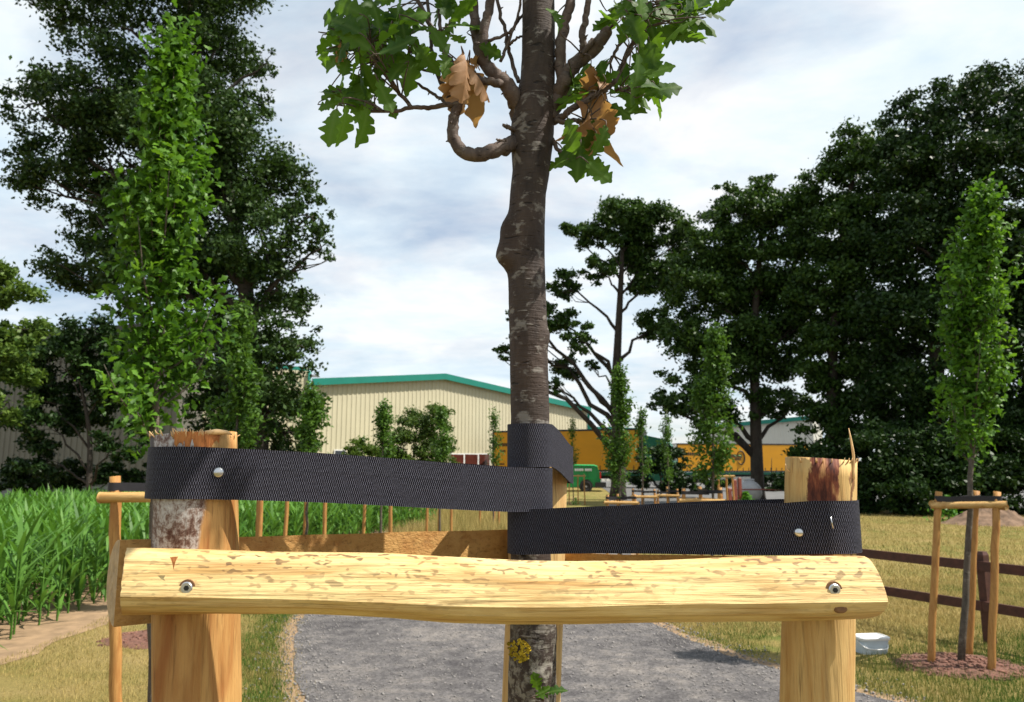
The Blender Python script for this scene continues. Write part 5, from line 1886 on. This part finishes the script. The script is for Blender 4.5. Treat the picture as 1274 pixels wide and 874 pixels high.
hall = thing('warehouse', 'cream corrugated warehouse gable with teal roof edge', 'building', ((A.x + B.x) / 2, (A.y + B.y) / 2, gz(60)))
nrm = Vector((B.y - A.y, -(B.x - A.x))).normalized()
back = -nrm * 38
wl = part('wall', mk('wall', *corr_wall(A, B, 0.0, gable_top), False), M['cream'], hall)
part('wall', mk('wall', *corr_wall(B, B + back, 0.0, lambda t: eb.z), False), M['cream'], hall)
part('wall', mk('wall', *corr_wall(A + back, A, 0.0, lambda t: ea.z), False), M['cream'], hall)
o3 = Vector((nrm.x, nrm.y, 0)) * 0.35
bk = Vector((back.x, back.y, 0))
for p, q in ((ea, rd), (rd, eb)):
    mb = MB()
    p1, q1, p2, q2 = p + o3, q + o3, p + bk, q + bk
    for v in (p1, q1, p2, q2):
        v.z += 0.14
    mb.add([p1, q1, q2, p2, *(v - Vector((0, 0, 0.12)) for v in (p1, q1, q2, p2))], [(0, 1, 2, 3), (7, 6, 5, 4), (0, 4, 5, 1), (1, 5, 6, 2), (2, 6, 7, 3), (3, 7, 4, 0)])
    rf = part('roof', mb.mesh('roof', False), M['roofgrey'], hall)
    dv = (q - p).normalized() * 0.1
    part('fascia', mk('fascia', *beam(p + o3 * 1.1 + Vector((0, 0, 0.05)), q + o3 * 1.1 + Vector((0, 0, 0.05)), 0.10, 0.46), False), M['teal'], rf, 'teal green roof edge')
# right corner trim, window band
part('corner_trim', mk('corner_trim', *beam((eb.x + nrm.x * .1, eb.y + nrm.y * .1, 0), (eb.x + nrm.x * .1, eb.y + nrm.y * .1, eb.z - 0.2), 0.22, 0.22, Vector((0, 1, 0))), False), M['teal'], hall)
for k, (p0, p1) in enumerate(((560, 575.5), (577.5, 593), (595, 608))):
    a, b = on_plane(p0, 565.5, A, B), on_plane(p1, 580, A, B)
    w = (b.xy - a.xy).length
    m_ = (a.xy + b.xy) / 2 + nrm * 0.07
    rz = math.atan2(B.y - A.y, B.x - A.x)
    f_ = part('window', MB().box((m_.x, m_.y, (a.z + b.z) / 2), (w + 0.16, 0.06, a.z - b.z + 0.16), rz).mesh('window', False), M['white'], hall)
    part('pane', MB().box((m_.x + nrm.x * .03, m_.y + nrm.y * .03, (a.z + b.z) / 2), (w, 0.04, a.z - b.z), rz).mesh('pane', False), M['winred'], f_)
a, b = on_plane(416, 561, A, B), on_plane(428, 572, A, B)
m_ = (a.xy + b.xy) / 2 + nrm * 0.07
f_ = part('window', MB().box((m_.x, m_.y, (a.z + b.z) / 2), ((b.xy - a.xy).length + 0.14, 0.06, a.z - b.z + 0.14), rz).mesh('window', False), M['white'], hall)
part('pane', MB().box((m_.x + nrm.x * .03, m_.y + nrm.y * .03, (a.z + b.z) / 2), ((b.xy - a.xy).length, 0.04, a.z - b.z), rz).mesh('pane', False), M['glass_dark'], f_)

# flat cream block joined on its left, behind the oak, with green corner pipe and lamp
A2, B2 = Vector((-19.5, 46.5)), Vector((-13.35, 50.4))
zt = P(384, 462, 50.4).z
blk = thing('warehouse_annex', 'flat topped cream block behind the big oak with green corner pipe', 'building', (-16.4, 49, 0.2))
part('wall', mk('wall', *corr_wall(A2, B2, 0.0, lambda t: zt), False), M['cream'], blk)
part('wall', mk('wall', *corr_wall(B2, B2 + Vector((-4, 6)), 0.0, lambda t: zt), False), M['cream'], blk)
mb = MB()
r0 = [Vector((A2.x, A2.y, zt)), Vector((B2.x, B2.y, zt)), Vector((B2.x - 4, B2.y + 6, zt)), Vector((A2.x - 4, A2.y + 6, zt))]
mb.add(r0 + [v + Vector((0, 0, 0.25)) for v in r0], [(3, 2, 1, 0), (4, 5, 6, 7), (0, 1, 5, 4), (1, 2, 6, 5), (2, 3, 7, 6), (3, 0, 4, 7)])
part('roof', mb.mesh('roof', False), M['teal'], blk)
n2 = Vector((B2.y - A2.y, -(B2.x - A2.x))).normalized()
pp = B2 + n2 * 0.15
part('downpipe', mk('downpipe', *tube([(pp.x, pp.y, 0), (pp.x, pp.y, zt)], 0.11, 10)), M['teal'], blk, 'green corner downpipe')
lp = P(389, 468, pp.y - 0.5)
mb = MB().box((lp.x + 0.15, lp.y, lp.z), (0.62, 0.3, 0.14), 0.2, 0.7)
mb.tube([(pp.x, pp.y, lp.z - 0.1), (lp.x, lp.y, lp.z)], 0.04, 6)
part('wall_lamp', mb.mesh('wall_lamp', False), M['lamp_grey'], blk)

# shaded hall at the far left
A3, B3 = Vector((-38, 47.5)), Vector((-17.2, 39.8))
hall2 = thing('warehouse', 'shaded grey corrugated warehouse with dark roof behind the maize', 'building', (-27, 43.6, 0.1))
zt2 = P(60, 425, 43).z
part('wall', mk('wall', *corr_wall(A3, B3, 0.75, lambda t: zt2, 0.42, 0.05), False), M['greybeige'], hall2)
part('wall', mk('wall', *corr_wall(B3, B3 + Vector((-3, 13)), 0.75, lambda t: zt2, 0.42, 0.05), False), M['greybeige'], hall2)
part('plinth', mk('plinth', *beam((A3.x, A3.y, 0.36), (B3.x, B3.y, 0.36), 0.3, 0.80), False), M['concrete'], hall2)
n3_ = Vector((B3.y - A3.y, -(B3.x - A3.x))).normalized()
mb = MB()
r0 = [Vector((A3.x + n3_.x * .5, A3.y + n3_.y * .5, zt2)), Vector((B3.x + n3_.x * .5, B3.y + n3_.y * .5, zt2)), Vector((B3.x - 3, B3.y + 13, zt2 + 1.2)), Vector((A3.x - 3, A3.y + 13, zt2 + 1.2))]
mb.add(r0 + [v + Vector((0, 0, 0.5)) for v in r0], [(3, 2, 1, 0), (4, 5, 6, 7), (0, 1, 5, 4), (1, 2, 6, 5), (2, 3, 7, 6), (3, 0, 4, 7)])
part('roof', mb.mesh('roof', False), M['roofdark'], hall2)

# far white halls
def far_hall(label, pxa, pxb, da, db, pya, pyb, pitch_rise, roofmat):
    a, b = P(pxa, 600, da), P(pxb, 600, db)
    za, zb_ = P(pxa, pya, da).z, P(pxb, pyb, db).z
    t = thing('far_hall', label, 'building', ((a.x + b.x) / 2, (da + db) / 2, 0.4))
    a2, b2 = Vector((a.x, da)), Vector((b.x, db))
    part('wall', mk('wall', *corr_wall(a2, b2, 0.2, lambda q: za + (zb_ - za) * q, 0.6, 0.05), False), M['whitewall'], t)
    d = (b2 - a2).normalized()
    n_ = Vector((d.y, -d.x))
    bk_ = -n_ * 25
    part('wall', mk('wall', *corr_wall(b2, b2 + bk_, 0.2, lambda q: zb_, 0.6, 0.05), False), M['whitewall'], t)
    part('wall', mk('wall', *corr_wall(a2 + bk_, a2, 0.2, lambda q: za, 0.6, 0.05), False), M['whitewall'], t)
    mb = MB()
    f = n_ * 0.4
    r0 = [Vector((a2.x + f.x, a2.y + f.y, za)), Vector((b2.x + f.x, b2.y + f.y, zb_)), Vector((b2.x + bk_.x, b2.y + bk_.y, zb_ + pitch_rise)), Vector((a2.x + bk_.x, a2.y + bk_.y, za + pitch_rise))]
    mb.add(r0 + [v + Vector((0, 0, 0.12)) for v in r0], [(3, 2, 1, 0), (4, 5, 6, 7), (0, 1, 5, 4), (1, 2, 6, 5), (2, 3, 7, 6), (3, 0, 4, 7)])
    rf = part('roof', mb.mesh('roof', False), roofmat, t)
    part('fascia', mk('fascia', *beam(r0[0] + Vector((n_.x, n_.y, 0)) * .06, r0[1] + Vector((n_.x, n_.y, 0)) * .06, 0.1, 0.55), False), M['teal'], rf)
    return t


far_hall('low far hall with teal eaves glimpsed past the cream gable', 733, 802, 98, 100, 534, 536, 1.2, M['roofgrey'])
far_hall('long off white far hall with teal roof edge above the trailer', 880, 1016, 112, 106, 532, 520, 0.6, M['roofgrey'])


# ------------------------------------------------------------------ vehicles
def wheel(parent, x, y, r, w, dual=False):
    V, Fa = [], []
    prof = [(r * 0.62, -w / 2), (r * 0.93, -w / 2), (r, -w * 0.36), (r, w * 0.36), (r * 0.93, w / 2), (r * 0.62, w / 2)]
    K = 24
    for rr, yy in prof:
        for k in range(K):
            a = 2 * math.pi * k / K
            V.append((x + rr * math.cos(a), y + yy, r + rr * math.sin(a)))
    m = len(prof)
    for j in range(m):
        j2 = (j + 1) % m
        for k in range(K):
            k2 = (k + 1) % K
            Fa.append((j * K + k, j * K + k2, j2 * K + k2, j2 * K + k))
    o = part('wheel', mk('wheel', V, Fa), M['rubber'], parent, world=False)
    mb = MB()
    mb.tube([(x, y - w * 0.42, r), (x, y - w * 0.30, r), (x, y + w * 0.42, r)], [r * 0.60, r * 0.63, r * 0.6], 20)
    mb.tube([(x, y - w * 0.5, r), (x, y - w * 0.3, r)], [r * 0.18, r * 0.22], 12)
    part('rim', mb.mesh('rim', False), M['rim'], o, world=False)
    return o


def marks(parent, x0, z0, widths, h, y, mat, name='lettering'):
    """a line of lettering too small to read: one mark for each letter"""
    mb = MB()
    x = x0
    for w in widths:
        if w > 0:
            mb.box((x + w / 2, y, z0), (w * 0.8, 0.012, h))
            mb.box((x + w / 2, y - 0.003, z0 + h * 0.25), (w * 0.35, 0.012, h * 0.3))
        x += abs(w)
    return part(name, mb.mesh(name, False), mat, parent, world=False)


def trailer(label, px0, px1, d0, d1, ztop_px, wheels_x, L_tag, cab=False, mirrored=False):
    a, b = P(px0, 600, d0), P(px1, 600, d1)
    A_, B_ = Vector((a.x, d0)), Vector((b.x, d1))
    L = (B_ - A_).length
    rz = math.atan2(B_.y - A_.y, B_.x - A_.x)
    zt = P(px0, ztop_px, d0).z - 0.4
    t = thing('lorry' if cab else 'semi_trailer', label, 'lorry' if cab else 'trailer', (A_.x, A_.y, 0.4), rz)
    Wd = 2.5
    z0 = 1.18
    box_ = part('cargo_box', MB().box((L / 2, Wd / 2, (z0 + zt) / 2), (L, Wd, zt - z0)).mesh('cargo_box', False), M['yellow'], t, world=False)
    mb = MB()
    for z in (zt - 0.04, z0 + 0.03):
        mb.box((L / 2, Wd / 2, z), (L + 0.05, Wd + 0.05, 0.13))
    for x in (0, L):
        mb.box((x, Wd / 2, (z0 + zt) / 2), (0.10, Wd + 0.04, zt - z0 - 0.2))
    part('box_frame', mb.mesh('box_frame', False), M['chassis'], box_, world=False)
    # tarpaulin tension straps along the lower edge
    for k in range(int(L / 0.62)):
        part('tension_strap', MB().box((0.4 + k * 0.62, -0.012, z0 + 0.24), (0.05, 0.02, 0.34)).mesh('tension_strap', False), M['chassis'], box_, world=False)
    part('skirt', MB().box((L / 2, Wd / 2, z0 - 0.18), (L - 0.1, Wd - 0.06, 0.26)).mesh('skirt', False), M['truckgreen'], t, world=False)
    mb = MB().box((L / 2, Wd / 2, z0 - 0.42), (L - 0.4, 1.1, 0.24))
    for q in (0.28, 0.36):
        mb.box((L * q, 0.3, 0.5), (0.12, 0.12, 0.7))
    part('chassis', mb.mesh('chassis', False), M['chassis'], t, world=False)
    for wx in wheels_x:
        wheel(t, L * wx, 0.24, 0.48, 0.32)
        wheel(t, L * wx, Wd - 0.24, 0.48, 0.32)
    return t, L, zt, z0


lor, L, zt_, z0_ = trailer('yellow box lorry with dark green cab behind the green van', 613, 797, 60, 56, 537, (0.10, 0.21), None, True)
marks(lor, 0.25, z0_ + (zt_ - z0_) * 0.66, [.16, .14, .14, .1, .14, .14, .14, .12], 0.24, -0.012, M['blackprint'])
marks(lor, 0.55, z0_ + (zt_ - z0_) * 0.50, [.14, .12, .12, .12], 0.16, -0.012, M['blackprint'])
marks(lor, 0.3, z0_ + 0.55, [.12, .1, .1, .12, .1, .12], 0.12, -0.012, M['blackprint'])
# cab
mb = MB()
prof = [(0.25, 0.55), (2.15, 0.45), (2.35, 1.0), (2.28, 1.9), (2.0, 3.05), (1.75, 3.45), (0.4, 3.75), (0.25, 3.6)]
V = [(L + x, 0.03, z) for x, z in prof] + [(L + x, 2.47, z) for x, z in prof]
m = len(prof)
mb.add(V, [tuple(range(m)), tuple(reversed(range(m, 2 * m)))] + [(k, k + m, (k + 1) % m + m, (k + 1) % m) for k in range(m)])
cab = part('cab', mb.mesh('cab', False), M['truckgreen'], lor, world=False)
mb = MB()
mb.add([(L + x, 0.018, z) for x, z in ((1.0, 1.9), (2.1, 1.85), (1.92, 2.75), (1.0, 2.75))], [(0, 1, 2, 3)])
part('side_window', mb.mesh('side_window', False), M['glass_dark'], cab, world=False)
mb = MB()
mb.add([(L + 2.29, 0.25, 1.95), (L + 2.29, 2.25, 1.95), (L + 2.045, 2.2, 2.95), (L + 2.045, 0.3, 2.95)], [(0, 1, 2, 3)])
part('windscreen', mb.mesh('windscreen', False), M['glass_dark'], cab, world=False)
part('bumper', MB().box((L + 2.2, 1.25, 0.62), (0.4, 2.5, 0.4)).mesh('bumper', False), M['chassis'], cab, world=False)
wheel(lor, L + 1.35, 0.2, 0.48, 0.32)
wheel(lor, L + 1.35, 2.3, 0.48, 0.32)

tra, L, zt_, z0_ = trailer('long yellow box trailer with black oval emblem under the dark trees', 844, 1012, 82, 84, 552, (0.06, 0.14, 0.22), None)
hh = zt_ - z0_
marks(tra, 0.35, z0_ + hh * 0.63, [.28, .24, .24, .2, .24, .24, .24, .24, .22], 0.30, -0.012, M['blackprint'])
marks(tra, 0.3, z0_ + hh * 0.22, [.2, .18, .18, .18, .18, .2, .18], 0.16, -0.012, M['blackprint'])
ecx, ecz = L * 78.0 / 168.0, z0_ + hh * 0.50
mb = MB()
K = 40
arc = []
for k in range(K + 1):
    a = math.radians(150 - 300 * k / K)
    arc.append((ecx + 0.42 * math.cos(a), -0.02, ecz + 0.70 * math.sin(a)))
mb.tube(arc, [0.03 + 0.055 * math.sin(math.pi * k / K) for k in range(K + 1)], 6)
part('emblem_ring', mb.mesh('emblem_ring'), M['blackprint'], tra, 'black open oval emblem', world=False)
marks(tra, ecx - 1.25, ecz + 0.18, [.20, .16, .16, .18, .16, .18, .16, .18], 0.34, -0.014, M['blackprint'])
marks(tra, ecx - 0.7, ecz - 0.15, [.16, .14, .14, .14, .14], 0.22, -0.014, M['blackprint'])
part('tail_lamp', MB().box((0.12, -0.03, 0.95), (0.35, 0.06, 0.22)).mesh('tail_lamp', False), M['redlamp'], tra, world=False)
part('rear_door', MB().box((-0.06, 1.25, z0_ + hh / 2), (0.05, 2.45, hh - 0.15)).mesh('rear_door', False), M['white'], tra, world=False)

# green van (rear to the right)
def van():
    d = 51.0
    a, b = P(672, 612, d), P(748.5, 612, d)
    base = Vector((a.x, d, gz(d)))
    L = b.x - a.x
    t = thing('van', 'bright green panel van parked on the verge before the yellow lorry', 'van', base, 0.0)
    Hh = P(720, 578, d).z - gz(d)
    # side outline, x=0 nose .. x=L rear
    prof = [(0.02, .38), (0.0, .62), (0.06, .88), (0.55, 1.05), (1.15, 1.72), (1.55, Hh * .985), (2.4, Hh), (L - .45, Hh * .99), (L - .22, Hh * .95), (L - .06, Hh * .62), (L - .01, .80), (L, .42), (L - .1, .30), (0.2, .28)]
    m = len(prof)
    V, Fa = [], []
    W_ = 1.85
    for y, k in ((0.10, 0.93), (0.0, 1.0), (W_, 1.0), (W_ - .10, 0.93)):
        for x, z in prof:
            cz = 1.0
            if k < 1:
                V.append((x + (L / 2 - x) * 0.01, y, cz + (z - cz) * (1.0 if z < 1 else 1.0)))
            else:
                V.append((x + (L / 2 - x) * 0.02, y, z if z < 1.2 else z - (z - 1.2) * 0.12))
    for s_ in range(3):
        for k in range(m):
            k2 = (k + 1) % m
            Fa.append((s_ * m + k, s_ * m + k2, (s_ + 1) * m + k2, (s_ + 1) * m + k))
    Fa += [tuple(range(m)), tuple(reversed(range(3 * m, 4 * m)))]
    me = mk('body', V, Fa, True)
    me.set_sharp_from_angle(angle=math.radians(35))
    body = part('body', me, M['vangreen'], t, world=False)
    for x in (0.92, L - 1.0):
        mb = MB()
        mb.tube([(x, -0.012, 0.36), (x, 0.12, 0.36)], [0.42, 0.42], 24)
        part('wheel_arch', mb.mesh('wheel_arch', False), M['chassis'], body, world=False)
        wheel(t, x, 0.09, 0.33, 0.22)
        wheel(t, x, W_ - 0.09, 0.33, 0.22)
    mb = MB().add([(x, -0.03, z) for x, z in ((1.0, 1.12), (1.85, 1.12), (1.85, 1.62), (1.35, 1.62))], [(0, 1, 2, 3)])
    part('side_window', mb.mesh('side_window', False), M['glass_dark'], body, world=False)
    part('rear_bumper', MB().box((L - .05, W_ / 2, 0.45), (0.7, W_ + 0.06, 0.30)).mesh('rear_bumper', False), M['chassis'], body, world=False)
    part('side_moulding', MB().box((L * 0.56, -0.012, 0.86), (L * 0.72, 0.03, 0.05)).mesh('side_moulding', False), M['vangreen'], body, world=False)
    part('tail_lamp', MB().box((L - .06, 0.02, 1.05), (0.08, 0.08, 0.42)).mesh('tail_lamp', False), M['redlamp'], body, world=False)
    for x in (2.0, 3.1):
        part('door_seam', MB().box((x, -0.003, 1.0), (0.018, 0.02, 1.25)).mesh('door_seam', False), M['chassis'], body, world=False)
    marks(t, L - 1.75, Hh * 0.80, [.13, .11, .12, .11, .12, -.08, .12, .11, .12, .11], 0.15, -0.02, M['white'])
    return t


van()

# grey tank trailer under the trees
q = P(934, 600, 31)
tk = thing('tank_trailer', 'grey round ended water tank on wheels under the dark tree', 'tank', (q.x, 31, 0))
mb = MB()
prof = [(-0.30, 0.02), (-0.28, 0.14), (-0.22, 0.27), (-0.12, 0.37), (0.0, 0.43), (0.15, 0.45), (1.6, 0.45), (1.8, 0.3), (1.85, 0.02)]
mb.tube([(0.12 * p, p, 0.72) for p, r_ in prof], [r_ for p, r_ in prof], 24)
tb = part('tank_body', mb.mesh('tank_body'), M['tank'], tk, world=False)
part('hatch', MB().tube([(0.1, 0.5, 1.1), (0.1, 0.5, 1.22), (0.1, 0.5, 1.25)], [0.2, 0.2, 0.14], 16).mesh('hatch', False), M['tank'], tb, world=False)
part('pipe', MB().tube([(-0.95, 0.0, 0.80), (-0.3, -0.36, 0.84), (0.4, -0.36, 0.84), (1.2, 0, 0.80)], 0.022, 6).mesh('pipe'), M['rustred'], tk, world=False)
part('frame', MB().box((0.05, 0.8, 0.32), (0.8, 2.4, 0.1)).mesh('frame', False), M['chassis'], tk, world=False)
for sx in (-0.5, 0.6):
    V = tube([(sx - 0.08, 0.9, 0.27), (sx + 0.08, 0.9, 0.27)], 0.27, 18)
    part('wheel', mk('wheel', *V), M['rubber'], tk, world=False)
